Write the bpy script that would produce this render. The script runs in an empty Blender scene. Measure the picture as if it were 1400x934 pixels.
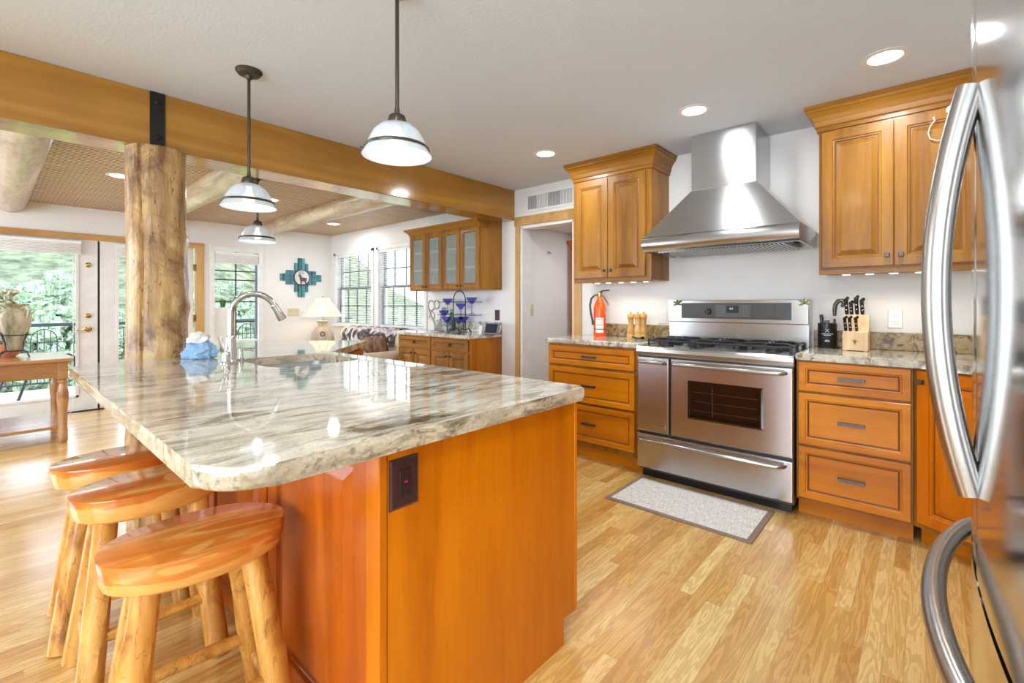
import bpy, bmesh, math, random
from mathutils import Vector, Matrix, noise
random.seed(7)
SC = bpy.context.scene
COL = SC.collection
PI = math.pi

# ------------------------------------------------------------------ camera, world, lights, exposure
F_PX, YAW, HORIZON, EYE = 636.5, math.radians(41.7), 415.6, 1.238
cam_d = bpy.data.cameras.new('camera'); cam = bpy.data.objects.new('camera', cam_d); COL.objects.link(cam)
cam_d.sensor_width = 36; cam_d.lens = F_PX / 1400 * 36
cam_d.shift_y = -(467 - HORIZON) / 1400
cam_d.clip_start = .01; cam_d.clip_end = 600
cam.location = (0, 0, EYE)
cam.rotation_euler = (PI/2, 0, YAW - PI/2)
SC.camera = cam
SC.view_settings.view_transform = 'Standard'
SC.view_settings.look = 'None'
SC.view_settings.exposure = 0.22
SC.view_settings.gamma = 1
SC.view_settings.use_curve_mapping = False

w = bpy.data.worlds.new('daylight'); SC.world = w; w.use_nodes = True
bg = w.node_tree.nodes['Background']
bg.inputs['Color'].default_value = (.80, .91, 1.06, 1); bg.inputs['Strength'].default_value = 4.2

def area(name, loc, rot, sx, sy, power, color=(1, 1, 1), spread=PI):
    d = bpy.data.lights.new(name, 'AREA'); d.shape = 'RECTANGLE'; d.size = sx; d.size_y = sy
    d.energy = power; d.color = color; d.spread = spread
    o = bpy.data.objects.new(name, d); o.location = loc; o.rotation_euler = rot; COL.objects.link(o); return o
def portal(name, loc, rot, sx, sy):
    o = area(name, loc, rot, sx, sy, 1); o.data.cycles.is_portal = True; return o
# added fill lamps behind the camera, standing in for daylight at the rear windows
area('added_fill_rear', (-2.74, -.35, 1.35), (0, -PI/2, 0), 1.6, 3.4, 115, (.86, .97, 1.1))
area('added_fill_rear_far', (-2.74, 5.3, 1.35), (0, -PI/2, 0), 1.6, 2.8, 80, (.84, .96, 1.12))
sun_d = bpy.data.lights.new('sun', 'SUN'); sun_d.energy = 2.5; sun_d.angle = .05; sun_d.color = (1, .97, .9)
sun = bpy.data.objects.new('sun', sun_d); sun.rotation_euler = (math.radians(42), 0, math.radians(12)); COL.objects.link(sun)

# ------------------------------------------------------------------ picture ray -> point helpers
_s, _c = math.sin(YAW), math.cos(YAW)
def at(px, py, X=None, Y=None, Z=None):
    r = (px - 700) / F_PX; u = -(py - HORIZON) / F_PX
    d = Vector((_c + _s*r, _s - _c*r, u))
    t = X/d[0] if X is not None else (Y/d[1] if Y is not None else (Z-EYE)/d[2])
    return d*t + Vector((0, 0, EYE))

# ------------------------------------------------------------------ materials
def lin(c): c /= 255; return c/12.92 if c <= .04045 else ((c+.055)/1.055)**2.4
def C(r, g, b): return (lin(r), lin(g), lin(b), 1)
class NT:
    def __init__(s, name):
        s.m = bpy.data.materials.new(name); s.m.use_nodes = True; s.t = s.m.node_tree
        s.b = s.t.nodes['Principled BSDF']; s.out = s.t.nodes['Material Output']
    def n(s, typ, **kw):
        x = s.t.nodes.new(typ)
        for k, v in kw.items():
            if k in x.inputs: x.inputs[k].default_value = v
            else: setattr(x, k, v)
        return x
    def l(s, a, b): s.t.links.new(a, b)
    def coords(s, scale=(1, 1, 1), rot=(0, 0, 0), rand=0., gen='Object'):
        tc = s.n('ShaderNodeTexCoord'); mp = s.n('ShaderNodeMapping')
        mp.inputs['Scale'].default_value = scale; mp.inputs['Rotation'].default_value = rot
        if rand:
            oi = s.n('ShaderNodeObjectInfo'); mu = s.n('ShaderNodeMath', operation='MULTIPLY'); mu.inputs[1].default_value = rand
            s.l(oi.outputs['Random'], mu.inputs[0]); ad = s.n('ShaderNodeVectorMath', operation='ADD')
            s.l(tc.outputs[gen], ad.inputs[0]); s.l(mu.outputs[0], ad.inputs[1]); s.l(ad.outputs[0], mp.inputs[0])
        else: s.l(tc.outputs[gen], mp.inputs[0])
        return mp.outputs[0]
    def noise(s, vec, scale, detail=4, rough=.55, dist=0):
        x = s.n('ShaderNodeTexNoise'); x.inputs['Scale'].default_value = scale; x.inputs['Detail'].default_value = detail
        x.inputs['Roughness'].default_value = rough; x.inputs['Distortion'].default_value = dist
        s.l(vec, x.inputs['Vector']); return x.outputs['Fac']
    def ramp(s, fac, stops, interp='LINEAR'):
        x = s.n('ShaderNodeValToRGB'); e = x.color_ramp.elements; x.color_ramp.interpolation = interp
        while len(e) < len(stops): e.new(.5)
        for i, (p, c) in enumerate(stops): e[i].position = p; e[i].color = c
        s.l(fac, x.inputs[0]); return x.outputs[0]
    def mix(s, a, b, fac=1., mode='MULTIPLY'):
        x = s.n('ShaderNodeMix', data_type='RGBA', blend_type=mode)
        if isinstance(fac, (int, float)): x.inputs[0].default_value = fac
        else: s.l(fac, x.inputs[0])
        for v, i in ((a, 6), (b, 7)):
            if isinstance(v, tuple): x.inputs[i].default_value = v
            else: s.l(v, x.inputs[i])
        return x.outputs[2]
    def base(s, v):
        if isinstance(v, tuple): s.b.inputs['Base Color'].default_value = v
        else: s.l(v, s.b.inputs['Base Color'])
    def set(s, **kw):
        names = dict(rough='Roughness', metal='Metallic', coat='Coat Weight', coatr='Coat Roughness', spec='Specular IOR Level', alpha='Alpha',
                     trans='Transmission Weight', ior='IOR', aniso='Anisotropic', sheen='Sheen Weight', sss='Subsurface Weight', em='Emission Strength', emc='Emission Color')
        for k, v in kw.items(): s.b.inputs[names[k]].default_value = v
    def bump(s, h, strength=.2, dist=.002):
        x = s.n('ShaderNodeBump'); x.inputs['Strength'].default_value = strength; x.inputs['Distance'].default_value = dist
        s.l(h, x.inputs['Height']); s.l(x.outputs[0], s.b.inputs['Normal'])
def plain(name, col, rough=.5, metal=0., **kw):
    m = NT(name); v = m.coords(); f = m.noise(v, 9, 3)
    d = tuple(c*.93 for c in col[:3]) + (1,); b = tuple(min(1, c*1.05) for c in col[:3]) + (1,)
    m.base(m.ramp(f, [(.3, d), (.7, b)])); m.set(rough=rough, metal=metal, **kw); return m.m
def wood(name, dark, mid, light, axis='z', rough=.3, coat=.25, scale=1., fine=.5):
    m = NT(name); k = {'x': (1.2, 14, 14), 'y': (14, 1.2, 14), 'z': (14, 14, 1.2)}[axis]
    k = tuple(c*scale for c in k)
    v = m.coords(k, rand=7.)
    n1 = m.noise(v, .55, 5, .55, 1.2); n2 = m.noise(v, 7, 4, .6, .3)
    big = m.noise(m.coords((1.5, 1.5, .8), rand=5.), 1.6, 2)
    c1 = m.ramp(n1, [(.3, dark), (.5, mid), (.72, light)])
    c2 = m.mix(c1, m.ramp(n2, [(.35, (.72, .66, .6, 1)), (.6, (1, 1, 1, 1))]), fine)
    c3 = m.mix(c2, m.ramp(big, [(.35, (.86, .83, .78, 1)), (.65, (1.0, 1.0, 1.0, 1))]), .7)
    m.base(c3); m.set(rough=rough, coat=coat, coatr=.12, spec=.3); m.bump(n2, .05, .001); return m.m
def emit(name, col, strength):
    m = NT(name); m.base(col); m.set(em=strength, emc=col, rough=.5); return m.m
def thin_glass(name, tint=(1, 1, 1, 1), gloss=.08, rough=.0):
    m = NT(name); tr = m.n('ShaderNodeBsdfTransparent'); tr.inputs[0].default_value = tint
    gl = m.n('ShaderNodeBsdfGlossy'); gl.inputs['Roughness'].default_value = rough
    lw = m.n('ShaderNodeLayerWeight'); pw = m.n('ShaderNodeMath', operation='POWER'); pw.inputs[1].default_value = 5.; m.l(lw.outputs['Facing'], pw.inputs[0])
    fr = m.n('ShaderNodeMath', operation='MULTIPLY_ADD'); fr.inputs[1].default_value = .6; fr.inputs[2].default_value = .025; m.l(pw.outputs[0], fr.inputs[0])
    mx = m.n('ShaderNodeMixShader'); m.l(fr.outputs[0], mx.inputs[0]); m.l(tr.outputs[0], mx.inputs[1]); m.l(gl.outputs[0], mx.inputs[2])
    m.l(mx.outputs[0], m.out.inputs[0]); return m.m

M = {}
M['honey_v'] = wood('honey_maple', C(180,94,0), C(206,112,1), C(218,128,4), 'z', .3, .2, .55, .3)
M['buffetside'] = wood('buffet_side_maple', C(150,86,10), C(172,102,16), C(186,118,26), 'z', .35, .1, .6, .3)
M['honey_h'] = wood('honey_maple_across', C(184,104,2), C(208,126,4), C(220,140,10), 'y', .36, .1, .6, .3)
M['cab_v'] = wood('glazed_maple', C(120,76,16), C(150,100,26), C(166,116,38), 'z', .38, .08, .7, .45)
M['cab_h'] = wood('glazed_maple_across', C(120,76,16), C(148,98,24), C(164,112,36), 'y', .38, .08, .7, .45)
M['cab_x'] = wood('glazed_maple_deep', C(150,90,40), C(176,112,54), C(194,132,72), 'x', .38, .08, .7, .45)
M['red_v'] = wood('maple_red_and_shade', C(150,66,8), C(176,84,10), C(192,102,18), 'z', .32, .15, .6, .3)  # overhang shade and reflections painted in on island sides; own colour on hall cabinet
M['beam'] = wood('beam_pine', C(154,106,34), C(180,130,50), C(194,144,66), 'x', .2, .7, .45, .25)
M['trimwood'] = wood('trim_pine', C(176,132,76), C(198,156,98), C(210,172,118), 'z', .4, .1, .8, .3)
M['trimwood_h'] = wood('trim_pine_across', C(168,122,66), C(190,146,88), C(204,162,106), 'x', .4, .1, .8, .3)
M['tablewood'] = wood('table_oak', C(150,104,62), C(176,130,84), C(194,150,104), 'x', .25, .5, .7, .4)
M['millwood'] = wood('mill_beech', C(196,148,78), C(214,168,98), C(226,186,122), 'z', .4, .1, 2., .3)
M['blockwood'] = wood('block_beech', C(214,178,130), C(226,194,150), C(236,208,168), 'z', .45, .05, 2.5, .25)

def log_mat(name, a, b, c, axis='z', dark=.5, gloss=.35, sc=1., bl=(.3, .47)):
    m = NT(name); k = {'x': (1.5, 9, 9), 'y': (9, 1.5, 9), 'z': (9, 9, 1.5)}[axis]
    k = tuple(q*sc for q in k)
    v = m.coords(k, rand=9.); v2 = m.coords((4*sc, 4*sc, 3*sc), rand=3.)
    n1 = m.noise(v, 1.2, 5, .6, .8); blot = m.noise(v2, 1.6, 6, .68, .6)
    col = m.ramp(n1, [(.3, a), (.52, b), (.75, c)])
    col = m.mix(col, m.ramp(blot, [(bl[0], (.36, .26, .17, 1)), (bl[1], (1, 1, 1, 1))]), dark)
    kc = tuple(q*.8 for q in k)
    crack = m.noise(m.coords(kc, rand=4.), 3.2, 2, .5, .2)
    cr = m.ramp(crack, [(.5, (1, 1, 1, 1)), (.503, (.25, .16, .1, 1)), (.512, (.25, .16, .1, 1)), (.516, (1, 1, 1, 1))])
    col = m.mix(col, cr, dark*.7)
    m.base(col); m.set(rough=gloss, coat=.3, coatr=.2); m.bump(blot, .35, .008); return m.m
M['post'] = log_mat('peeled_log', C(128,88,44), C(186,148,92), C(216,190,146), 'z', 1., .55, 1., (.36, .52))
M['viga'] = log_mat('varnished_log', C(150,126,98), C(184,166,140), C(206,192,170), 'y', .45, .36)
M['stoolleg'] = log_mat('pine_leg', C(176,112,38), C(208,148,66), C(226,178,100), 'z', .8, .3, 1.6)

def stool_seat_mat():
    m = NT('cedar_slab')
    v = m.coords((1.1, 7, 10), rot=(0, 0, .12), rand=5.)
    n = m.noise(v, 1.3, 3, .5, .9); f = m.noise(v, 9, 4, .6, .2)
    red = m.ramp(n, [(.3, C(186,92,28)), (.45, C(206,116,40)), (.55, C(218,136,56)), (.60, C(232,176,96)), (.65, C(214,124,44))])
    v2 = m.coords((3, 3, 9), rand=5.); n2 = m.noise(v2, 1.2, 2, .45, .5)
    gm = m.n('ShaderNodeTexCoord'); sp = m.n('ShaderNodeSeparateXYZ'); m.l(gm.outputs['Object'], sp.inputs[0])
    mr = m.n('ShaderNodeMapRange'); mr.inputs['From Min'].default_value = -.08; mr.inputs['From Max'].default_value = 0; m.l(sp.outputs['Z'], mr.inputs['Value'])
    ad = m.n('ShaderNodeMath', operation='ADD'); m.l(mr.outputs[0], ad.inputs[0])
    sc = m.n('ShaderNodeMath', operation='MULTIPLY_ADD'); sc.inputs[1].default_value = 2.2; sc.inputs[2].default_value = -1.1; m.l(n2, sc.inputs[0]); m.l(sc.outputs[0], ad.inputs[1])
    st = m.ramp(ad.outputs[0], [(.70, (0, 0, 0, 1)), (.73, (1, 1, 1, 1))])
    col = m.mix(C(228,166,84), red, st, 'MIX')
    col = m.mix(col, m.ramp(f, [(.35, (.8, .72, .66, 1)), (.6, (1, 1, 1, 1))]), .5)
    m.base(col); m.set(rough=.16, coat=.7, coatr=.06); return m.m
M['seat'] = stool_seat_mat()

def granite(name, rot=0., warm=0.):
    m = NT(name)
    v = m.coords((1, 1, 1)); v1 = m.coords((1.3, 3.4, 2.2), rot=(0, 0, rot)); v2 = m.coords((3.4, 13, 9), rot=(0, 0, rot))
    patch = m.noise(v1, 1.5, 5, .6, .9); dash = m.noise(v2, 1.5, 5, .68, .7); mask = m.noise(m.coords((1, 2.2, 1)), 2.6, 3, .5)
    fine = m.noise(v, 130, 3, .7); mid = m.noise(v, 38, 4, .65, .3)
    base = m.ramp(patch, [(.28, C(150,144,126)), (.42, C(188,182,166)), (.55, C(216,211,198)), (.72, C(200,186,156))])
    dk = m.ramp(dash, [(.33, C(92,88,76)), (.44, C(186,180,166)), (.53, (1, 1, 1, 1))])
    c = m.mix(base, dk, m.ramp(mask, [(.36, (.25, .25, .25, 1)), (.58, (1, 1, 1, 1))]))
    c = m.mix(c, m.ramp(fine, [(.3, (.52, .48, .42, 1)), (.5, (1, 1, 1, 1)), (.75, (1.05, 1.03, 1, 1))]), .5)
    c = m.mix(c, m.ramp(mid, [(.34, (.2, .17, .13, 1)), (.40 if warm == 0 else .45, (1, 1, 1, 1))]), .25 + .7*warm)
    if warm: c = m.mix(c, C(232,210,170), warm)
    m.base(c); m.set(rough=.045, coat=.3, coatr=.03, spec=.6); return m.m
M['granite'] = granite('polished_granite', math.radians(8))
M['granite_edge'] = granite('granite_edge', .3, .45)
def speckle_granite():
    m = NT('brown_granite'); v = m.coords()
    a = m.noise(v, 16, 6, .65, 1.2); b = m.noise(v, 60, 4, .7)
    c = m.ramp(a, [(.36, C(52,42,28)), (.44, C(120,98,64)), (.55, C(172,150,108)), (.68, C(146,124,84))])
    c = m.mix(c, m.ramp(b, [(.3, (.5, .45, .38, 1)), (.5, (1, 1, 1, 1))]), .6)
    m.base(c); m.set(rough=.35, spec=.35); return m.m
M['splash'] = speckle_granite()

def wall_mat(name, col, rough=.7, bump=.12, sc=160):
    m = NT(name); v = m.coords(); f = m.noise(v, 1.2, 3)
    m.base(m.ramp(f, [(.3, tuple(c*.97 for c in col[:3])+(1,)), (.7, col)])); m.set(rough=rough, spec=.3)
    m.bump(m.noise(v, sc, 3, .6), bump, .004); return m.m
M['wall'] = wall_mat('white_paint', C(226,224,220))
M['ceil'] = wall_mat('ceiling_texture', C(212,218,226), .8, .35, 70)
M['white'] = plain('white_trim', C(226,225,222), .35)
M['doorwhite'] = plain('door_paint', C(222,220,216), .3)

def floor_mat():
    m = NT('oak_strip_floor')
    v = m.coords((1, 1, 1)); bk = m.n('ShaderNodeTexBrick')
    bk.inputs['Scale'].default_value = 1.; bk.inputs['Brick Width'].default_value = .85; bk.inputs['Row Height'].default_value = .057
    bk.inputs['Mortar Size'].default_value = .0006; bk.inputs['Mortar Smooth'].default_value = .2; bk.inputs['Bias'].default_value = 0
    bk.offset = .37; bk.offset_frequency = 2; bk.squash = 1.18; bk.squash_frequency = 3
    bk.inputs['Color1'].default_value = (0, 0, 0, 1); bk.inputs['Color2'].default_value = (1, 1, 1, 1); bk.inputs['Mortar'].default_value = (.5, .5, .5, 1)
    m.l(v, bk.inputs['Vector'])
    tone = m.ramp(bk.outputs['Color'], [(.0, C(200,150,76)), (.3, C(214,170,94)), (.55, C(224,188,114)), (.8, C(232,202,134)), (1., C(208,162,86))])
    # each strip shifts the grain so neighbours differ
    ml = m.n('ShaderNodeVectorMath', operation='MULTIPLY'); ml.inputs[1].default_value = (7.3, 3.1, 5.7); m.l(bk.outputs['Color'], ml.inputs[0])
    ad = m.n('ShaderNodeVectorMath', operation='ADD'); m.l(v, ad.inputs[0]); m.l(ml.outputs[0], ad.inputs[1])
    mp = m.n('ShaderNodeMapping'); mp.inputs['Scale'].default_value = (1.6, 16, 1); m.l(ad.outputs[0], mp.inputs[0])
    nz = m.noise(mp.outputs[0], 1.1, 3, .5, .6)
    wv = m.n('ShaderNodeMath', operation='MULTIPLY'); wv.inputs[1].default_value = 55; m.l(nz, wv.inputs[0])
    sn = m.n('ShaderNodeMath', operation='SINE'); m.l(wv.outputs[0], sn.inputs[0])
    gr = m.ramp(sn.outputs[0], [(.0, (.66, .55, .4, 1)), (.3, (1, 1, 1, 1))])
    mp2 = m.n('ShaderNodeMapping'); mp2.inputs['Scale'].default_value = (4, 130, 1); m.l(ad.outputs[0], mp2.inputs[0])
    pore = m.ramp(m.noise(mp2.outputs[0], 1.5, 3, .6), [(.35, (.76, .68, .56, 1)), (.55, (1, 1, 1, 1))])
    c = m.mix(tone, gr, .5); c = m.mix(c, pore, .45)
    c = m.mix(c, m.ramp(bk.outputs['Fac'], [(.0, (1, 1, 1, 1)), (1, (.45, .32, .2, 1))]), .6)
    m.base(c); m.set(rough=.32, coat=1., coatr=.22); m.b.inputs['Coat IOR'].default_value = 1.6; m.bump(pore, .03, .001); return m.m
M['floor'] = floor_mat()

def steel(name, axis='x', rough=.22, col=(.62, .61, .6, 1), bump=.02, an=0.):
    m = NT(name); k = {'x': (2, 300, 300), 'y': (300, 2, 300), 'z': (300, 300, 2)}[axis]
    n = m.noise(m.coords(k), 1., 2, .5)
    m.base(m.ramp(n, [(.3, tuple(c*.92 for c in col[:3])+(1,)), (.7, col)])); m.set(metal=1, rough=rough, aniso=an)
    if an:
        tg = m.n('ShaderNodeTangent', direction_type='RADIAL', axis='Z'); m.l(tg.outputs[0], m.b.inputs['Tangent']); m.b.inputs['Anisotropic Rotation'].default_value = .25
    m.bump(n, bump, .0008); return m.m
M['steel'] = steel('brushed_steel', 'y', .24, (.54, .54, .53, 1), .02, .75)
M['steel_v'] = steel('brushed_steel_upright', 'y', .24, (.52, .52, .52, 1), .02, .75)
M['fridge'] = steel('fridge_steel', 'z', .12, (.72, .72, .72, 1), .004)
M['handle'] = steel('satin_steel', 'z', .26, (.44, .43, .41, 1))
M['basin'] = plain('sink_steel', (.72, .72, .72, 1), .38, .9)
M['chrome'] = plain('brushed_nickel', (.66, .65, .62, 1), .16, 1.)
M['brass'] = plain('antique_brass', C(176,150,92), .25, 1.)
M['bronze'] = plain('dark_bronze', C(84,76,66), .35, .8)
M['pewter'] = plain('pewter_pull', C(92,86,82), .4, .7)
M['iron'] = plain('cast_iron', C(38,38,40), .45, .2)
M['black'] = plain('black_plastic', C(26,26,28), .3)
M['blackglass'] = plain('oven_glass', C(14,13,12), .06, 0., spec=.8)
M['panelgray'] = plain('control_panel', C(64,62,60), .35)
M['bracket'] = plain('black_bracket', C(34,32,31), .5, .4)
M['brownplate'] = plain('brown_plate', C(62,34,34), .35)
M['browndev'] = plain('brown_device', C(48,26,28), .3)
M['almond'] = plain('almond_plate', C(206,200,160), .4)
M['whiteplate'] = plain('white_plate', C(232,230,226), .35)
M['glass'] = thin_glass('window_glass')
M['redex'] = plain('extinguisher_red', C(238,84,14), .25)
M['label'] = plain('paper_label', C(228,224,220), .6)
M['rubber'] = plain('black_hose', C(60,60,62), .5)
M['matt'] = None
def woven(name, a, b, sx, sy):
    m = NT(name); v = m.coords((sx, sy, 1)); n = m.noise(v, 1., 3, .6)
    m.base(m.ramp(n, [(.35, a), (.62, b)])); m.set(rough=.9, spec=.1); m.bump(n, .3, .002); return m.m
M['matt'] = woven('woven_mat', C(176,170,162), C(226,224,218), 22, 260)
M['matedge'] = plain('mat_border', C(132,112,98), .85)
M['cloth'] = plain('blue_cloth', C(140,176,206), .9)
M['wcloth'] = plain('white_cloth', C(226,222,216), .9)
M['sofa'] = plain('cream_upholstery', C(206,192,168), .9)
M['pillow'] = woven('brown_pillow', C(92,70,58), C(150,112,92), 20, 20)
M['bolster'] = plain('white_bolster', C(226,222,220), .9)
def throw_mat():
    m = NT('patterned_throw'); v = m.coords((1, 9, 9), rot=(.5, 0, 0)); wv = m.n('ShaderNodeTexWave'); wv.inputs['Scale'].default_value = .9
    wv.inputs['Distortion'].default_value = 3.; wv.inputs['Detail'].default_value = 1; m.l(v, wv.inputs['Vector'])
    m.base(m.ramp(wv.outputs['Fac'], [(0, C(92,44,40)), (.3, C(206,198,188)), (.5, C(120,122,140)), (.7, C(222,214,204)), (1, C(60,42,44))]))
    m.set(rough=.95); return m.m
M['throw'] = throw_mat()
M['lampshade'] = plain('lamp_shade_linen', C(238,230,204), .8)
def shade_glow(name, col, strength, clear=0.):
    m = NT(name); v = m.coords((1, 1, 1)); n = m.noise(v, 12, 4, .6, 1.)
    m.base(m.ramp(n, [(.35, tuple(c*.86 for c in col[:3])+(1,)), (.65, col)])); m.set(rough=.25, em=strength, emc=col)
    if clear:
        tr = m.n('ShaderNodeBsdfTransparent'); mx = m.n('ShaderNodeMixShader'); mx.inputs[0].default_value = 1-clear
        m.l(tr.outputs[0], mx.inputs[1]); m.l(m.b.outputs[0], mx.inputs[2]); m.l(mx.outputs[0], m.out.inputs[0])
    return m.m
M['alabaster'] = shade_glow('alabaster_glass', C(206,212,216), .05, .35)
M['linenlit'] = shade_glow('lit_linen', C(240,230,196), .12)
M['bulb'] = emit('bulb', (1, .97, .92, 1), 4)
M['can'] = emit('can_lamp', (.98, .99, 1, 1), 6)
M['pottery'] = woven('pottery', C(176,160,144), C(214,202,186), 5, 5)
M['turq'] = woven('turquoise_patina', C(46,86,92), C(96,152,160), 30, 30)
M['clockface'] = plain('pale_disc', C(206,204,204), .6)
M['deer'] = plain('rusty_iron', C(84,62,56), .6)
M['urn'] = woven('mottled_urn', C(96,92,66), C(182,172,146), 9, 12)
M['terracotta'] = plain('terracotta', C(206,130,88), .6)
M['greenpot'] = plain('green_pot', C(46,92,40), .5)
M['leafy'] = woven('sage_leaf', C(120,128,96), C(206,200,176), 30, 30)
M['blind'] = plain('white_blind', C(232,231,228), .5)
M['muntin'] = plain('dark_muntin', C(58,60,66), .5)
M['vinyl'] = plain('grey_sash', C(120,126,134), .4)
def frosted():
    m = NT('frosted_glass'); m.base(C(204,212,208)); m.set(rough=.35)
    tr = m.n('ShaderNodeBsdfTransparent'); tr.inputs[0].default_value = C(226,232,228)
    mx = m.n('ShaderNodeMixShader'); mx.inputs[0].default_value = .28
    m.l(tr.outputs[0], mx.inputs[1]); m.l(m.b.outputs[0], mx.inputs[2]); m.l(mx.outputs[0], m.out.inputs[0]); return m.m
M['frosted'] = frosted()
M['cabinside'] = plain('cabinet_inside', C(170,166,154), .6)
M['blueglass'] = thin_glass('blue_glass', C(204,208,246)); M['clearglass'] = thin_glass('clear_glass', C(214,222,220))
M['ropewire'] = plain('grey_scroll', C(168,170,164), .4, .3)
M['screen'] = plain('dark_screen', C(44,52,66), .15)
M['bezel'] = plain('grey_bezel', C(110,116,124), .35)
M['plastic'] = thin_glass('clear_hook', C(235,240,245))
M['hookplastic'] = plain('pale_hook_plastic', C(206,200,190), .2)
M['sling'] = plain('grey_sling', C(112,120,138), .8)
M['ironrail'] = plain('rail_iron', C(46,52,62), .5)
M['deck'] = plain('deck_boards', C(176,168,158), .8)
M['redchair'] = plain('red_patio_chair', C(196,96,78), .6)
M['lawn'] = woven('lawn', C(120,160,84), C(160,190,124), 3, 3)
def hill_mat():
    m = NT('forest_hill'); v = m.coords((1, 1, 1.6)); n = m.noise(v, .55, 5, .7); n2 = m.noise(v, .06, 3)
    c = m.ramp(n, [(.35, C(72,84,66)), (.65, C(136,142,122))]); m.base(m.mix(c, m.ramp(n2, [(.4, (.8, .84, .78, 1)), (.6, (1, .98, .95, 1))]))); m.set(rough=1., spec=.05); return m.m
M['hill'] = hill_mat()
M['trunk'] = plain('tree_bark', C(110,100,90), .9)
M['crown1'] = woven('hazed_tree_green', C(92,110,94), C(160,176,154), 14, 14)  # both crown greens are paled and greyed to paint in outdoor haze
M['crown2'] = woven('hazed_tree_pale_green', C(110,130,104), C(174,192,160), 14, 14)
def latilla():
    m = NT('slatted_ceiling'); v = m.coords((1, 1, 1)); sp = m.n('ShaderNodeSeparateXYZ'); m.l(v, sp.inputs[0])
    nz = m.noise(m.coords((1.5, 14, 1)), 1.5, 3)
    def bands(out, freq, lo, col):
        a = m.n('ShaderNodeMath', operation='MULTIPLY'); a.inputs[1].default_value = freq; m.l(out, a.inputs[0])
        f = m.n('ShaderNodeMath', operation='FRACT'); m.l(a.outputs[0], f.inputs[0])
        return m.ramp(f.outputs[0], [(0, col), (lo, col), (lo+.06, (1, 1, 1, 1)), (.97, (1, 1, 1, 1)), (1, col)])
    c = m.ramp(nz, [(.3, C(192,158,116)), (.5, C(214,184,142)), (.7, C(228,204,166))])
    b1 = bands(sp.outputs['Y'], 20, .36, (.10, .07, .05, 1)); b2 = bands(sp.outputs['X'], 30, .25, (.4, .32, .27, 1))
    c = m.mix(c, b1, .95); c = m.mix(c, b2, .4)
    m.base(c); m.set(rough=.5, coat=.08, coatr=.3); m.bump(b1, .4, .004); return m.m
M['latilla'] = latilla()

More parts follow.
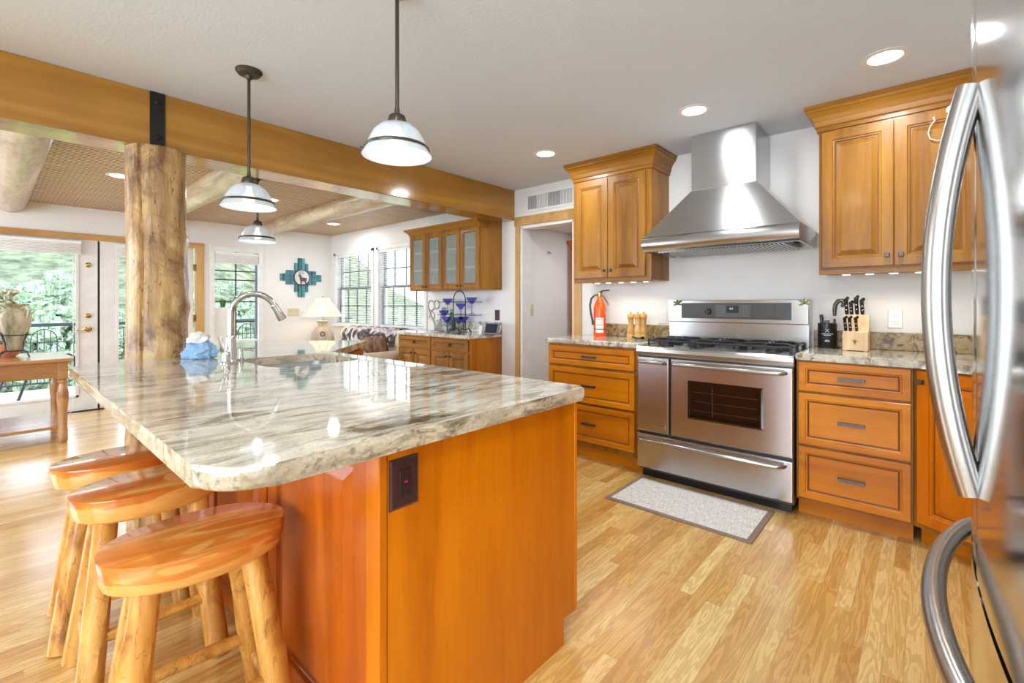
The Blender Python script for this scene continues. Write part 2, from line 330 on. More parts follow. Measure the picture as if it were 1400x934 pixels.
# ------------------------------------------------------------------ mesh builder
class MB:
    def __init__(s): s.b = bmesh.new(); s.mi = 0; s.mats = []
    def use(s, mat):
        if mat not in s.mats: s.mats.append(mat)
        s.mi = s.mats.index(mat); return s
    def _new(s, faces, smooth=False):
        for f in faces: f.material_index = s.mi; f.smooth = smooth
    def box(s, x0, x1, y0, y1, z0, z1, bev=0., seg=2, rot=None):
        r = bmesh.ops.create_cube(s.b, size=1); vs = r['verts']
        for v in vs: v.co = Vector(((x0+x1)/2 + v.co.x*(x1-x0), (y0+y1)/2 + v.co.y*(y1-y0), (z0+z1)/2 + v.co.z*(z1-z0)))
        fs = list({f for v in vs for f in v.link_faces})
        if bev > 0:
            es = list({e for v in vs for e in v.link_edges})
            rb = bmesh.ops.bevel(s.b, geom=es, offset=bev, segments=seg, affect='EDGES', profile=.5)
            fs = list({f for f in rb['faces']} | {f for v in rb['verts'] for f in v.link_faces})
            vs = list({v for f in fs for v in f.verts})
        s._new(fs, False)
        if bev > 0:
            for f in fs:
                f.normal_update(); f.smooth = max(abs(c) for c in f.normal) < .999
        if rot is not None:
            ctr = Vector(((x0+x1)/2, (y0+y1)/2, (z0+z1)/2))
            for v in vs: v.co = ctr + rot @ (v.co - ctr)
        return s
    def loft(s, rings, cap0=True, cap1=True, closed=True, smooth=True):
        R = [[s.b.verts.new(Vector(p)) for p in r] for r in rings]; fs = []; n = len(R[0])
        for a, b in zip(R, R[1:]):
            for i in range(n if closed else n-1):
                j = (i+1) % n
                try: fs.append(s.b.faces.new((a[i], a[j], b[j], b[i])))
                except ValueError: pass
        if cap0 and n > 2: fs.append(s.b.faces.new(list(reversed(R[0]))))
        if cap1 and n > 2: fs.append(s.b.faces.new(R[-1]))
        s._new(fs, smooth); return s
    def tube(s, pts, r, seg=10, cap=True, up=None, flat=1.):
        pts = [Vector(p) for p in pts]; n = len(pts); rr = r if isinstance(r, (list, tuple)) else [r]*n
        rings = []; prev = None
        for i, p in enumerate(pts):
            t = (pts[min(i+1, n-1)] - pts[max(i-1, 0)]).normalized()
            if prev is None:
                a = Vector(up) if up else (Vector((0, 0, 1)) if abs(t.z) < .9 else Vector((1, 0, 0)))
                u = t.cross(a).normalized()
            else:
                u = prev - t*prev.dot(t); u.normalize()
            prev = u; v = t.cross(u)
            rings.append([p + (u*math.cos(2*PI*k/seg)*flat + v*math.sin(2*PI*k/seg))*rr[i] for k in range(seg)])
        return s.loft(rings, cap, cap)
    def lathe(s, prof, ctr=(0, 0, 0), seg=28, cap0=True, cap1=True):
        c = Vector(ctr)
        return s.loft([[c + Vector((r*math.cos(2*PI*k/seg), r*math.sin(2*PI*k/seg), z)) for k in range(seg)] for r, z in prof], cap0, cap1)
    def cyl(s, p0, p1, r0, r1=None, seg=20):
        return s.tube([p0, p1], [r0, r0 if r1 is None else r1], seg)
    def prism(s, poly, z0, z1, smooth=False):
        return s.loft([[(x, y, z0) for x, y in poly], [(x, y, z1) for x, y in poly]], smooth=smooth)
    def disc(s, O, N, r, seg=24, t=.002):
        O = Vector(O); N = Vector(N).normalized(); return s.cyl(O, O + N*t, r, r, seg)
    def frame_rings(s, O, U, V, w, h, prof, cap=True, smooth=False, glaze=None):
        """nested rectangles: prof = [(inset, out)], used for doors, drawers and frames"""
        O, U, V = Vector(O), Vector(U).normalized(), Vector(V).normalized(); N = U.cross(V)
        rings = []
        for ins, out in prof:
            rings.append([O + U*a + V*b + N*out for a, b in ((ins, ins), (w-ins, ins), (w-ins, h-ins), (ins, h-ins))])
        s.loft(rings, cap, cap, smooth=smooth)
        if glaze:
            s.b.faces.ensure_lookup_table(); n0 = len(s.b.faces) - (len(rings)-1)*4 - (2 if cap else 0); gi = len(s.mats); s.mats.append(glaze[0])
            for k in glaze[1]:
                for q in range(4): s.b.faces[n0+k*4+q].material_index = gi
        return s
    def sphere(s, c, r, u=14, v=10, sc=(1, 1, 1)):
        r_ = bmesh.ops.create_uvsphere(s.b, u_segments=u, v_segments=v, radius=r)
        for q in r_['verts']: q.co = Vector((q.co.x*sc[0], q.co.y*sc[1], q.co.z*sc[2])) + Vector(c)
        s._new({f for q in r_['verts'] for f in q.link_faces}, True); return s
    def xf(s, mat):
        bmesh.ops.transform(s.b, matrix=mat, verts=s.b.verts); return s
def rootloc(p):
    v = Vector((0, 0, 0))
    while p is not None: v = v + p.location; p = p.parent
    return v
def obj(name, mb, mat=None, parent=None, label=None, smooth=None, mod=None):
    bmesh.ops.recalc_face_normals(mb.b, faces=mb.b.faces)
    me = bpy.data.meshes.new(name); 
    if parent is not None: off = rootloc(parent)
    else:
        xs = [v.co for v in mb.b.verts]
        lo = [min(c[i] for c in xs) for i in range(3)]; hi = [max(c[i] for c in xs) for i in range(3)]
        off = Vector(((lo[0]+hi[0])/2, (lo[1]+hi[1])/2, lo[2]))
    bmesh.ops.translate(mb.b, verts=mb.b.verts, vec=-off)
    for e in mb.b.edges:
        if len(e.link_faces) == 2 and e.calc_face_angle(0) > .6: e.smooth = False
    mb.b.to_mesh(me); mb.b.free()
    for m in (mb.mats if mb.mats else [mat]): me.materials.append(m)
    o = bpy.data.objects.new(name, me); COL.objects.link(o)
    if parent is not None: o.parent = parent
    else: o.location = off
    if label: o['label'] = label
    return o
def tag(o, label, cat, group=None):
    o['label'] = label; o['category'] = cat
    if group: o['group'] = group
    return o
def thing(name, label, cat, loc=(0, 0, 0), group=None):
    o = bpy.data.objects.new(name, None); COL.objects.link(o); o.location = loc; o.empty_display_size = .1
    return tag(o, label, cat, group)
def struct(name, mb, mat=None, parent=None, label=None):
    o = obj(name, mb, mat, parent, label); 
    if parent is None: o['kind'] = 'structure'
    return o
def structroot(name, loc=(0, 0, 0)):
    o = bpy.data.objects.new(name, None); COL.objects.link(o); o.location = loc; o['kind'] = 'structure'; return o
def dup(root, loc=None, label=None, rotz=None, group=None):
    r = root.copy(); COL.objects.link(r)
    if loc is not None: r.location = loc
    if rotz is not None: r.rotation_euler = (0, 0, rotz)
    if label: r['label'] = label
    if group: r['group'] = group
    for ch in list(root.children):
        c = ch.copy(); COL.objects.link(c); c.parent = r
        for g in list(ch.children):
            d = g.copy(); COL.objects.link(d); d.parent = c
    return r
def text(name, body, O, U, V, size, mat, parent, align='CENTER'):
    cu = bpy.data.curves.new(name, 'FONT'); cu.body = body; cu.size = size; cu.align_x = align; cu.align_y = 'CENTER'; cu.extrude = .0004
    o = bpy.data.objects.new(name, cu); COL.objects.link(o)
    bpy.context.view_layer.update()
    me = bpy.data.meshes.new_from_object(o.evaluated_get(bpy.context.evaluated_depsgraph_get())); bpy.data.objects.remove(o)
    me.materials.clear(); me.materials.append(mat); o = bpy.data.objects.new(name, me); COL.objects.link(o)
    U = Vector(U).normalized(); V = Vector(V).normalized(); N = U.cross(V)
    o.parent = parent; O = Vector(O) - rootloc(parent)
    o.matrix_local = Matrix(((U.x, V.x, N.x, O.x), (U.y, V.y, N.y, O.y), (U.z, V.z, N.z, O.z), (0, 0, 0, 1)))
    return o
Zv = Vector((0, 0, 1)); UW = Vector((0, -1, 0))       # face looking at -X: right is -Y
def arc(c, r, a0, a1, n): return [(c[0]+r*math.cos(a0+(a1-a0)*i/n), c[1]+r*math.sin(a0+(a1-a0)*i/n)) for i in range(n+1)]

# ================================================================== THE SETTING
XW, YN, YS, XB, HC, HL = 3.714, 7.25, -.85, -2.8, 2.44, 2.345
def wall_grid(plane, u0, u1, z0, z1, t, holes, axis):
    """wall with rectangular holes; axis 'x' = plane at X, u runs along Y; t signed thickness"""
    us = sorted({u0, u1, *[h[0] for h in holes], *[h[1] for h in holes]}); zs = sorted({z0, z1, *[h[2] for h in holes], *[h[3] for h in holes]})
    m = MB(); a, b = sorted((plane, plane+t))
    for i in range(len(us)-1):
        run = None
        for j in range(len(zs)-1):
            cu, cz = (us[i]+us[i+1])/2, (zs[j]+zs[j+1])/2
            solid = not any(h[0] < cu < h[1] and h[2] < cz < h[3] for h in holes)
            if solid:
                if run is None: run = [zs[j], zs[j+1]]
                else: run[1] = zs[j+1]
            if (not solid or j == len(zs)-2) and run:
                if axis == 'x': m.box(a, b, us[i], us[i+1], run[0], run[1])
                else: m.box(us[i], us[i+1], a, b, run[0], run[1])
                run = None
    return m
m = MB().box(XB-.1, 5.8, -2.9, YN+.1, -.06, 0); struct('floor', m, M['floor'])
m = MB().box(XB-.1, XW+.15, -2.9, 3.52, HC, HC+.1); struct('ceiling', m, M['ceil'])
m = MB()
vx_ = [XB-.1, .15-.112, .15+.112, 1.36-.112, 1.36+.112, 2.60-.112, 2.60+.112, XW+.15]
for i in range(0, 8, 2): m.box(vx_[i], vx_[i+1], 3.5, YN+.15, HL, HL+.025)
struct('ceiling_slatted', m, M['latilla'])
struct('ceiling_deck', MB().box(XB-.1, XW+.15, 3.5, YN+.15, HL+.13, HL+.2), M['beam'])
W1 = (6.04, 7.10, .915, 2.02); W2 = (4.80, 5.87, .915, 2.02)
DW = (2.52, 3.18, 0, 2.04)
struct('wall_east', wall_grid(XW, YS, YN+.15, 0, HC+.05, .14, [W1, W2, DW], 'x'), M['wall'])
FD = (-.22, 1.85, 0, 1.985); WN = (2.01, 2.63, .70, 2.0)
struct('wall_north', wall_grid(YN, XB, XW+.14, 0, HC, .14, [FD, WN], 'y'), M['wall'])
struct('wall_south', MB().box(.45, XW+.14, YS-.12, YS, 0, HC), M['wall'])
WB1 = (-2.1, 1.4, .55, 2.15); WB2 = (3.9, 6.7, .55, 2.15)
struct('wall_west', wall_grid(XB, -2.9, YN+.14, 0, HC, -.12, [WB1, WB2], 'x'), M['wall'])
struct('wall_south_rear', MB().box(XB, .45, -2.9, -2.8, 0, HC).box(.45, .57, -2.9, YS, 0, HC), M['wall'])

# unseen back windows, added behind the camera to let light in: frame + glass
for i, (y0, y1, z0, z1) in enumerate((WB1, WB2)):
    r = structroot('window_%d' % (4+i), (XB, (y0+y1)/2, z0))
    f = MB(); n = 3 if i == 0 else 2
    for k in range(n+1):
        yy = y0 + (y1-y0)*k/n; f.box(XB-.08, XB+.03, yy-.035, yy+.035, z0, z1)
    f.box(XB-.08, XB+.03, y0-.03, y1+.03, z0-.04, z0+.04).box(XB-.08, XB+.03, y0-.03, y1+.03, z1-.04, z1+.04)
    obj('window_frame', f, M['white'], r)
    obj('window_pane', MB().box(XB-.045, XB-.04, y0, y1, z0, z1), M['glass'], r)

# hall seen through the doorway
struct('wall_hall_north', MB().box(XW+.14, 5.7, 3.18, 3.28, 0, 2.4), M['wall'])
struct('wall_hall_east', MB().box(5.7, 5.8, .9, 3.28, 0, 2.4), M['wall'])
struct('wall_hall_south', MB().box(XW+.14, 5.7, .9, 1.0, 0, 2.4), M['wall'])
struct('ceiling_hall', MB().box(XW+.14, 5.8, .9, 3.28, 2.07, 2.13), M['wall'])
# doorway casing
m = MB(); m.use(M['trimwood']).box(XW-.018, XW, 3.19, 3.25, 0, 2.055, .003).box(XW-.018, XW, 2.425, 2.512, 0, 2.055, .003)
m.use(M['trimwood_h']).box(XW-.02, XW, 2.40, 3.262, 2.055, 2.15, .003)
m.use(M['white']).box(XW, XW+.14, 3.165, 3.18, 0, 2.04).box(XW, XW+.14, 2.52, 2.535, 0, 2.04).box(XW, XW+.14, 2.52, 3.18, 2.025, 2.04)
struct('trim_doorway', m)

# double-hung windows with blinds on the east wall
def double_hung(num, h):
    y0, y1, z0, z1 = h; r = structroot('window_%d' % num, (XW, (y0+y1)/2, z0))
    f = MB(); fr = .05
    f.box(XW-.018, XW+.14, y0-.05, y0+.01, z0-.03, z1+.03, .003).box(XW-.018, XW+.14, y1-.01, y1+.05, z0-.03, z1+.03, .003)
    f.box(XW-.018, XW+.14, y0-.05, y1+.05, z1-.01, z1+.04, .003)
    obj('window_frame', f, M['white'], r)
    obj('window_sill', MB().box(XW-.05, XW+.14, y0-.06, y1+.06, z0-.03, z0+.004, .004), M['white'], r)
    zm = z0 + (z1-z0)*.515
    for a, b, xo in ((z0, zm+.015, .06), (zm-.015, z1, .085)):
        s = MB(); s.frame_rings((XW+xo+.025, y1-.01, a), UW, Zv, y1-y0-.02, b-a, [(0, 0), (0, .028), (.035, .028), (.035, 0)], cap=False)
        obj('sash', s, M['vinyl'], r)
        g = MB(); nx = 4
        for k in range(1, nx):
            yy = y0 + (y1-y0)*k/nx; g.box(XW+xo, XW+xo+.016, yy-.008, yy+.008, a+.03, b-.03)
        zz = (a+b)/2; g.box(XW+xo, XW+xo+.016, y0+.03, y1-.03, zz-.008, zz+.008)
        obj('muntins', g, M['muntin'], r)
        obj('window_pane', MB().box(XW+xo+.006, XW+xo+.010, y0+.03, y1-.03, a+.03, b-.03), M['glass'], r)
    return r
double_hung(1, W1); double_hung(2, W2)
def hblind(name, h, label):
    y0, y1, z0, z1 = h; t = thing(name, label, 'blind', (XW+.02, (y0+y1)/2, z1-.03), 'open horizontal blinds')
    obj('headrail', MB().box(XW+.0, XW+.05, y0+.012, y1-.012, z1-.045, z1-.002, .004), M['blind'], t)
    s = MB(); n = 40
    for k in range(n):
        z = z0 + .03 + (z1-z0-.1)*k/(n-1)
        s.box(XW+.006, XW+.046, y0+.015, y1-.015, z-.0012, z+.0012)
    o = obj('slats', s, M['blind'], t); o['kind'] = 'stuff'
    obj('bottom_rail', MB().box(XW+.004, XW+.048, y0+.015, y1-.015, z0+.006, z0+.022, .003), M['blind'], t)
    c = MB()
    for q in (.12, .5, .88): c.cyl((XW+.026, y0+(y1-y0)*q, z0+.02), (XW+.026, y0+(y1-y0)*q, z1-.03), .0015, seg=6)
    obj('ladder_cords', c, M['vinyl'], t)
hblind('window_blind', W1, 'open white slatted blind in window next to the corner by the lamp')
hblind('window_blind', W2, 'open white slatted blind in window beside glass-door wall cabinet')

# north wall: french doors
def fdoor(num, x0, x1, gx0, gx1, handle):
    r = structroot('door_%d' % num, ((x0+x1)/2, YN, 0)); d = MB(); y0, y1 = YN+.02, YN+.07; zb, zt = .19, 1.93
    d.box(x0, gx0, y0, y1, .012, 1.975).box(gx1, x1, y0, y1, .012, 1.975).box(gx0, gx1, y0, y1, .012, zb).box(gx0, gx1, y0, y1, zt, 1.975)
    f = .022
    for a in ((gx0-f, gx0+.006, zb-f, zt+f), (gx1-.006, gx1+f, zb-f, zt+f)): d.box(a[0], a[1], y0-.012, y0, a[2], a[3], .003)
    for a in ((zb-f, zb+.006), (zt-.006, zt+f)): d.box(gx0-f, gx1+f, y0-.012, y0, a[0], a[1], .003)
    obj('door_leaf', d, M['doorwhite'], r)
    obj('glass_pane', MB().box(gx0, gx1, YN+.042, YN+.047, zb, zt), M['glass'], r)
    if handle:
        hx = (gx1+x1)/2+.01
        for z, nm in ((1.10, 'deadbolt'), (1.69, 'upper_bolt')):
            k = MB(); k.lathe([(.0, 0), (.028, .0), (.028, .01), (.018, .016), (.006, .018)], seg=20); k.xf(Matrix.Translation((hx, YN+.02, z)) @ Matrix.Rotation(PI/2, 4, 'X'))
            obj(nm, k, M['brass'], r)
        k = MB(); k.lathe([(.0, 0), (.033, .0), (.033, .012), (.014, .018), (.012, .05), (.001, .052)], seg=20)
        k.xf(Matrix.Translation((hx, YN+.02, .945)) @ Matrix.Rotation(PI/2, 4, 'X'))
        k.tube([(hx, YN-.03, .945), (hx-.04, YN-.034, .948), (hx-.10, YN-.03, .94)], [.011, .01, .007], 10)
        obj('lever_handle', k, M['brass'], r)
    return r
fdoor(1, -.19, .845, .0, .66, True); d2 = fdoor(2, .865, 1.80, 1.03, 1.64, False)
k = MB()
for z in (.3, 1.05, 1.72): k.box(1.795, 1.825, YN-.004, YN+.03, z-.045, z+.045, .002)
obj('hinges', k, M['brass'], d2)
m = MB(); m.box(.843, .867, YN+.03, YN+.06, .0, 1.975); struct('trim_astragal', m, M['bracket'])
m = MB(); m.use(M['trimwood_h']).box(-.30, 1.915, YN-.022, YN+.01, 1.975, 2.045, .003)
m.use(M['trimwood']).box(1.83, 1.915, YN-.022, YN+.10, 0, 1.975, .003).box(-.30, -.21, YN-.022, YN+.10, 0, 1.975, .003)
struct('trim_patio_doors', m)
m = MB().box(-.2, 1.83, YN-.01, YN+.14, 0, .012); struct('trim_threshold', m, M['bracket'])
# cellular shades gathered at the top of door and window glass
def valance(x0, x1, z0, z1, label, y):
    t = thing('cellular_blind', label, 'blind', ((x0+x1)/2, y, z1), 'raised shades on the far wall')
    obj('headrail', MB().box(x0, x1, y-.05, y, z1-.035, z1, .004), M['blind'], t)
    s = MB(); n = 7
    for k in range(n):
        z = z0+.016 + (z1-.035-z0-.016)*k/n; h = (z1-.035-z0-.016)/n
        s.box(x0+.004, x1-.004, y-.046, y-.006, z+.001, z+h-.001, .004)
    obj('gathered_folds', s, M['blind'], t)
    obj('bottom_rail', MB().box(x0+.002, x1-.002, y-.048, y-.004, z0, z0+.014, .003), M['blind'], t)
valance(-.02, .70, 1.80, 1.955, 'raised white pleated shade above glass of the french door with brass lever', YN+.004)
valance(1.0, 1.67, 1.80, 1.955, 'raised white pleated shade on the french door behind the log post', YN+.004)
# north window beside the doors
r = structroot('window_3', (2.32, YN, .7)); x0, x1, z0, z1 = WN
f = MB(); f.frame_rings((x0-.03, YN, z0-.03), (1, 0, 0), Zv, x1-x0+.06, z1-z0+.06, [(0, 0), (0, .015), (.06, .015), (.06, -.11), (0, -.11)], cap=False)
obj('window_frame', f, M['white'], r)
g = MB(); xs = 2.32
g.box(xs-.008, xs+.008, YN+.05, YN+.066, z0, z1)
for z in (1.70, 1.575, 1.27, .985): g.box(x0, x1, YN+.05, YN+.066, z-.008, z+.008)
obj('muntins', g, M['muntin'], r)
obj('sash_stile', MB().box(2.575, 2.605, YN+.045, YN+.075, z0, z1), M['vinyl'], r)
obj('window_pane', MB().box(x0, x1, YN+.057, YN+.061, z0, z1), M['glass'], r)
obj('insert_panel', MB().box(x0+.02, 2.30, YN+.018, YN+.044, z0+.02, 1.19, .004), M['white'], r)
valance(2.045, 2.595, 1.80, 1.955, 'raised white pleated shade in narrow window beyond the faucet', YN+.03)
t = thing('plant_pot', 'small green pot on ledge of the narrow window panel', 'pot', (2.15, YN+.03, 1.19))
obj('pot', MB().lathe([(.025, 0), (.04, .085), (.046, .085), (.046, .1), (.038, .1), (.034, .07), (.0, .07)], (2.15, YN+.03, 1.19)), M['greenpot'], t)
k = MB(); random.seed(3)
for q in range(8):
    a = q*PI/4; k.tube([(2.15, YN+.03, 1.26), (2.15+.02*math.cos(a), YN+.03+.012*math.sin(a), 1.3), (2.15+.045*math.cos(a), YN+.03+.02*math.sin(a), 1.31+.012*(q % 3))], [.003, .006, .001], 6)
obj('leaves', k, M['leafy'], t)

# baseboards
m = MB().box(XW-.015, XW, 3.262, 3.44, 0, .1, .003); struct('baseboard_east', m, M['trimwood'])
m = MB().box(1.915, XW-.001, YN-.015, YN, 0, .1, .003); struct('baseboard_north', m, M['trimwood_h'])

# square timber beam, log joists and log post
bm_ = thing('ceiling_beam', 'square varnished timber beam spanning the room over log post', 'beam', (.5, 3.4, 2.122))
m = MB().box(XB+.01, XW-.002, 3.268, 3.515, 2.122, HC, .006); obj('timber', m, M['beam'], bm_)
k = MB().box(.60, .67, 3.258, 3.268, 2.122, HC-.002, .002).box(.60, .67, 3.262, 3.34, 2.114, 2.122, .002); st_ = obj('strap', k, M['bracket'], bm_, 'black steel strap')
k = MB()
for z in (2.18, 2.38):
    k.lathe([(0, 0), (.018, 0), (.018, .006), (.011, .012), (0, .013)], seg=6); 
    for v in k.b.verts:
        if not v.tag: v.co = Matrix.Translation((.635, 3.258, z)) @ Matrix.Rotation(PI/2, 4, 'X') @ v.co; v.tag = True
obj('bolts', k, M['bracket'], bm_)
def rough_log(p0, p1, r0, r1, seed, amp=.06, n=46, seg=36, knots=6, extra=(), groove=None, gmat=None):
    random.seed(seed); p0, p1 = Vector(p0), Vector(p1); d = (p1-p0); L = d.length; t = d.normalized()
    a = Vector((0, 0, 1)) if abs(t.z) < .9 else Vector((1, 0, 0)); u = t.cross(a).normalized(); v = t.cross(u)
    kn = [(random.uniform(.05, .95)*L, random.uniform(0, 2*PI), random.uniform(.3, .6)) for _ in range(knots)]
    kn += list(extra); rings = []; mb = MB()
    for i in range(n):
        s = i/(n-1); c = p0 + d*s; ring = []
        for k in range(seg):
            th = 2*PI*k/seg; r = (r0 + (r1-r0)*s)
            q = Vector((math.cos(th)*1.2+seed, math.sin(th)*1.2, s*L*1.1))
            f = 1 + amp*noise.noise(q) + amp*.5*noise.noise(q*3.1)
            for (kl, ka, ks) in kn:
                da = math.atan2(math.sin(th-ka), math.cos(th-ka)); ds = (s*L-kl)
                f += ks*amp*2.2*math.exp(-(da/.28)**2 - (ds/.05)**2)
            if groove is not None:
                ga = groove + .10*noise.noise(Vector((seed, 3.3, s*L*1.6))); f -= .10*math.exp(-(math.atan2(math.sin(th-ga), math.cos(th-ga))/.045)**2)
            ring.append(c + (u*math.cos(th) + v*math.sin(th))*r*f)
        rings.append(ring)
    mb.loft(rings)
    return mb
POST = (.655, 3.33)
o = obj('log_post', rough_log((POST[0]+.0, POST[1], 0), (POST[0]-.012, POST[1], 2.121), .150, .140, 11, .06, 90, 128, 9, extra=[(1.62, -1.765, .75), (1.36, -1.6, .4), (1.22, -1.8, .8), (2.0, -2.6, .35), (1.72, 2.9, .3)], groove=2.42), M['post'])
tag(o, 'peeled knotty log post rising through granite counter to the beam', 'post')
def viga(x, label, seed):
    o = obj('log_joist', rough_log((x, 3.50, 2.325), (x, YN-.002, 2.325), .128, .118, seed, .05, 60, 30, 8), M['viga'])
    tag(o, label, 'log beam', 'log joists under the slatted ceiling')
viga(.15, 'varnished log ceiling joist left of the log post', 21)
viga(1.36, 'varnished log ceiling joist behind the middle pendant', 22)
viga(2.60, 'varnished log ceiling joist nearest the blind windows', 23)

# outdoors: deck, rail, ground, hill, trees
struct('ground_lawn', MB().box(-60, 90, YN+.2, 120, -4.7, -4.5), M['lawn'])
m = MB(); nx, ny = 34, 12; grid = []
for j in range(ny):
    for i in range(nx):
        x = -70 + 260*i/(nx-1); y = 45 + 130*j/(ny-1); s = j/(ny-1)
        grid.append(m.b.verts.new((x, y, -4.9 + 60*s**1.1*max(.12, min(1, 1.6-1.9*x/y))*(.75+.35*noise.noise(Vector((x*.02, y*.02, 3)))) + 1.6*noise.noise(Vector((x*.1, y*.1, 0))))))
for j in range(ny-1):
    for i in range(nx-1): m.b.faces.new((grid[j*nx+i], grid[j*nx+i+1], grid[(j+1)*nx+i+1], grid[(j+1)*nx+i])).smooth = True
struct('hill', m, M['hill'])
struct('ground_deck', MB().box(-4, 5.5, YN+.16, 9.9, -.12, -.04), M['deck'])
def railing():
    t = thing('deck_railing', 'dark wrought iron railing with arched bars along the deck', 'railing', (.8, 9.8, -.04))
    obj('top_rail', MB().box(-4, 5.5, 9.77, 9.83, .90, .95, .005), M['ironrail'], t)
    obj('lower_rail', MB().box(-4, 5.5, 9.785, 9.815, .05, .075), M['ironrail'], t)
    obj('middle_rail', MB().box(-4, 5.5, 9.79, 9.81, .66, .675), M['ironrail'], t)
    for k in range(6):
        x = -3.9+1.85*k; obj('rail_post', MB().box(x, x+.05, 9.775, 9.825, -.04, .9), M['ironrail'], t)
    for k in range(20):
        x = -3.6+.46*k; p = [(x-.14, 9.8, .06)] + [(x-.14*math.cos(a*PI/8), 9.8, .70+.16*math.sin(a*PI/8)) for a in range(9)] + [(x+.14, 9.8, .06)]
        mm = MB().tube(p, .008, 6).cyl((x, 9.8, .06), (x, 9.8, .86), .007, seg=6).cyl((x-.07, 9.8, .06), (x-.07, 9.8, .84), .007, seg=6).cyl((x+.07, 9.8, .06), (x+.07, 9.8, .84), .007, seg=6)
        obj('arched_bar', mm, M['ironrail'], t)
railing()
def patio_chair(name, label, loc, rz, mat):
    t = thing(name, label, 'chair', (0, 0, 0)); f = MB()
    for s in (-1, 1):
        f.tube([(s*.27, -.28, 0), (s*.27, -.26, .58), (s*.27, -.2, .62), (s*.27, .2, .62)], .014, 8).tube([(s*.27, .32, 0), (s*.27, .2, .40), (s*.26, .28, .62), (s*.24, .42, .98)], .016, 8)
    f.tube([(-.24, .42, .98), (-.2, .44, 1.02), (.2, .44, 1.02), (.24, .42, .98)], .014, 8).cyl((-.27, -.26, .4), (.27, -.26, .4), .012)
    obj('frame', f, M['ironrail'], t)
    obj('seat', MB().box(-.25, .25, -.27, .2, .40, .42, .006), mat, t)
    b = MB().loft([[(-.25, .2+.0, .42), (.25, .2, .42), (.25, .212, .42), (-.25, .212, .42)], [(-.24, .42, .98), (.24, .42, .98), (.24, .432, .98), (-.24, .432, .98)]], smooth=False)
    obj('backrest', b, mat, t)
    t.location = loc; t.rotation_euler = (0, 0, rz)
patio_chair('patio_chair', 'grey sling patio chair on deck behind the vase', (.42, 8.6, -.04), 1.9, M['sling'])
patio_chair('patio_chair', 'red patio chair on deck seen through narrow window', (3.05, 8.75, -.04), -2.2, M['redchair'])
random.seed(5)
def tree_proto(name, label, cm, seed, tall):
    random.seed(seed); t = thing(name, label, 'tree', (0, 0, 0), 'trees on the slope beyond the deck')
    obj('trunk', MB().tube([(0, 0, 0), (.05, .02, tall*.4), (0, 0, tall*.8)], [.16, .12, .05], 8), M['trunk'], t)
    c = MB()
    for q in range(240):
        sq = random.uniform(.18, 1.0); a = random.uniform(0, 2*PI); rr = tall*.27*(1.12-sq)*random.uniform(.35, 1)
        c.sphere((rr*math.cos(a), rr*math.sin(a), tall*sq), tall*.042*random.uniform(.5, 1.3), 7, 5, (1, 1, .8))
    for v in c.b.verts: v.co += Vector([noise.noise(v.co*7+Vector((o_, 0, seed)))*.22 for o_ in (0, 9, 17)])
    o = obj('crown', c, cm, t); return t
tp = [tree_proto('leafy_tree', 'green tree standing on the slope beyond the deck', M['crown1'], 1, 6.5), tree_proto('leafy_tree', 'haze-paled green tree standing on the slope beyond the deck', M['crown2'], 2, 5.5)]
first = [True, True]; tn = 0
random.seed(12)
taken = []
for k in range(400):
    y = random.uniform(26, 80); x = y*random.choice([random.uniform(-.01, .13), random.uniform(.22, .36), random.uniform(0, .34)]) + random.uniform(-1, 1); q = random.random() < .5
    if any((x-a)**2 + (y-b)**2 < 4.2**2 for a, b in taken): continue
    taken.append((x, y))
    z = -4.6 + max(0, (y-60)*.1); sc = random.uniform(.8, 1.25)
    r = tp[q] if first[q] else dup(tp[q]); first[q] = False
    r.location = (x, y, z); r.rotation_euler = (0, 0, random.uniform(0, 6)); r.scale = (sc, sc, sc)

# ================================================================== CABINET HELPERS
XF = 3.16                      # face of the base cabinets on the range wall
RAISED = [(0, 0), (0, .017), (.003, .020), (.052, .020), (.056, .014), (.064, .012), (.068, .006), (.074, .006), (.098, .015), (.102, .016)]
DRAWER = [(0, 0), (0, .017), (.003, .020), (.034, .020), (.038, .013), (.044, .012), (.050, .008), (.053, .008)]
def front(name, O, U, w, h, prof, mat, parent, pos=None):
    m = MB().use(mat); m.frame_rings(O, U, Zv, w, h, prof, glaze=(M['glaze'], (5, 6) if prof is DRAWER else (6,))); return obj(name, m, mat, parent)
def bar_pull(O, U, N, parent, w=.122):
    """short flat bar pull centred at O on the face"""
    O, U, N = Vector(O), Vector(U).normalized(), Vector(N).normalized(); m = MB()
    def bx(a0, a1, n0, n1, b0, b1):
        P = []
        for n in (n0, n1): P.append([O+U*a+Zv*b+N*n for a, b in ((a0, b0), (a1, b0), (a1, b1), (a0, b1))])
        m.loft(P, smooth=False)
    bx(-w/2, w/2, .014, .026, -.009, .009); bx(-w/2, -w/2+.012, 0, .017, -.006, .006); bx(w/2-.012, w/2, 0, .017, -.006, .006)
    return obj('handle', m, M['pewter'], parent)
def sq_knob(O, U, N, parent, s=.024):
    O, U, N = Vector(O), Vector(U).normalized(), Vector(N).normalized(); m = MB()
    def ring(a, n): return [O+U*x*a+Zv*y*a+N*n for x, y in ((-1, -1), (1, -1), (1, 1), (-1, 1))]
    m.loft([ring(s*.28, 0), ring(s*.25, .012), ring(s*.5, .014), ring(s*.5, .022), ring(s*.4, .026)], smooth=False)
    return obj('knob', m, M['pewter'], parent)
def crown(xf, xw, y0, y1, prof, mat, parent, name='crown_moulding', k0=1.):
    rings = [[(xw, y0-o*k0, z), (xw, y1+o, z), (xf-o, y1+o, z), (xf-o, y0-o*k0, z)] for o, z in prof]
    return obj(name, MB().loft(rings, smooth=False), mat, parent)
NX = Vector((-1, 0, 0))
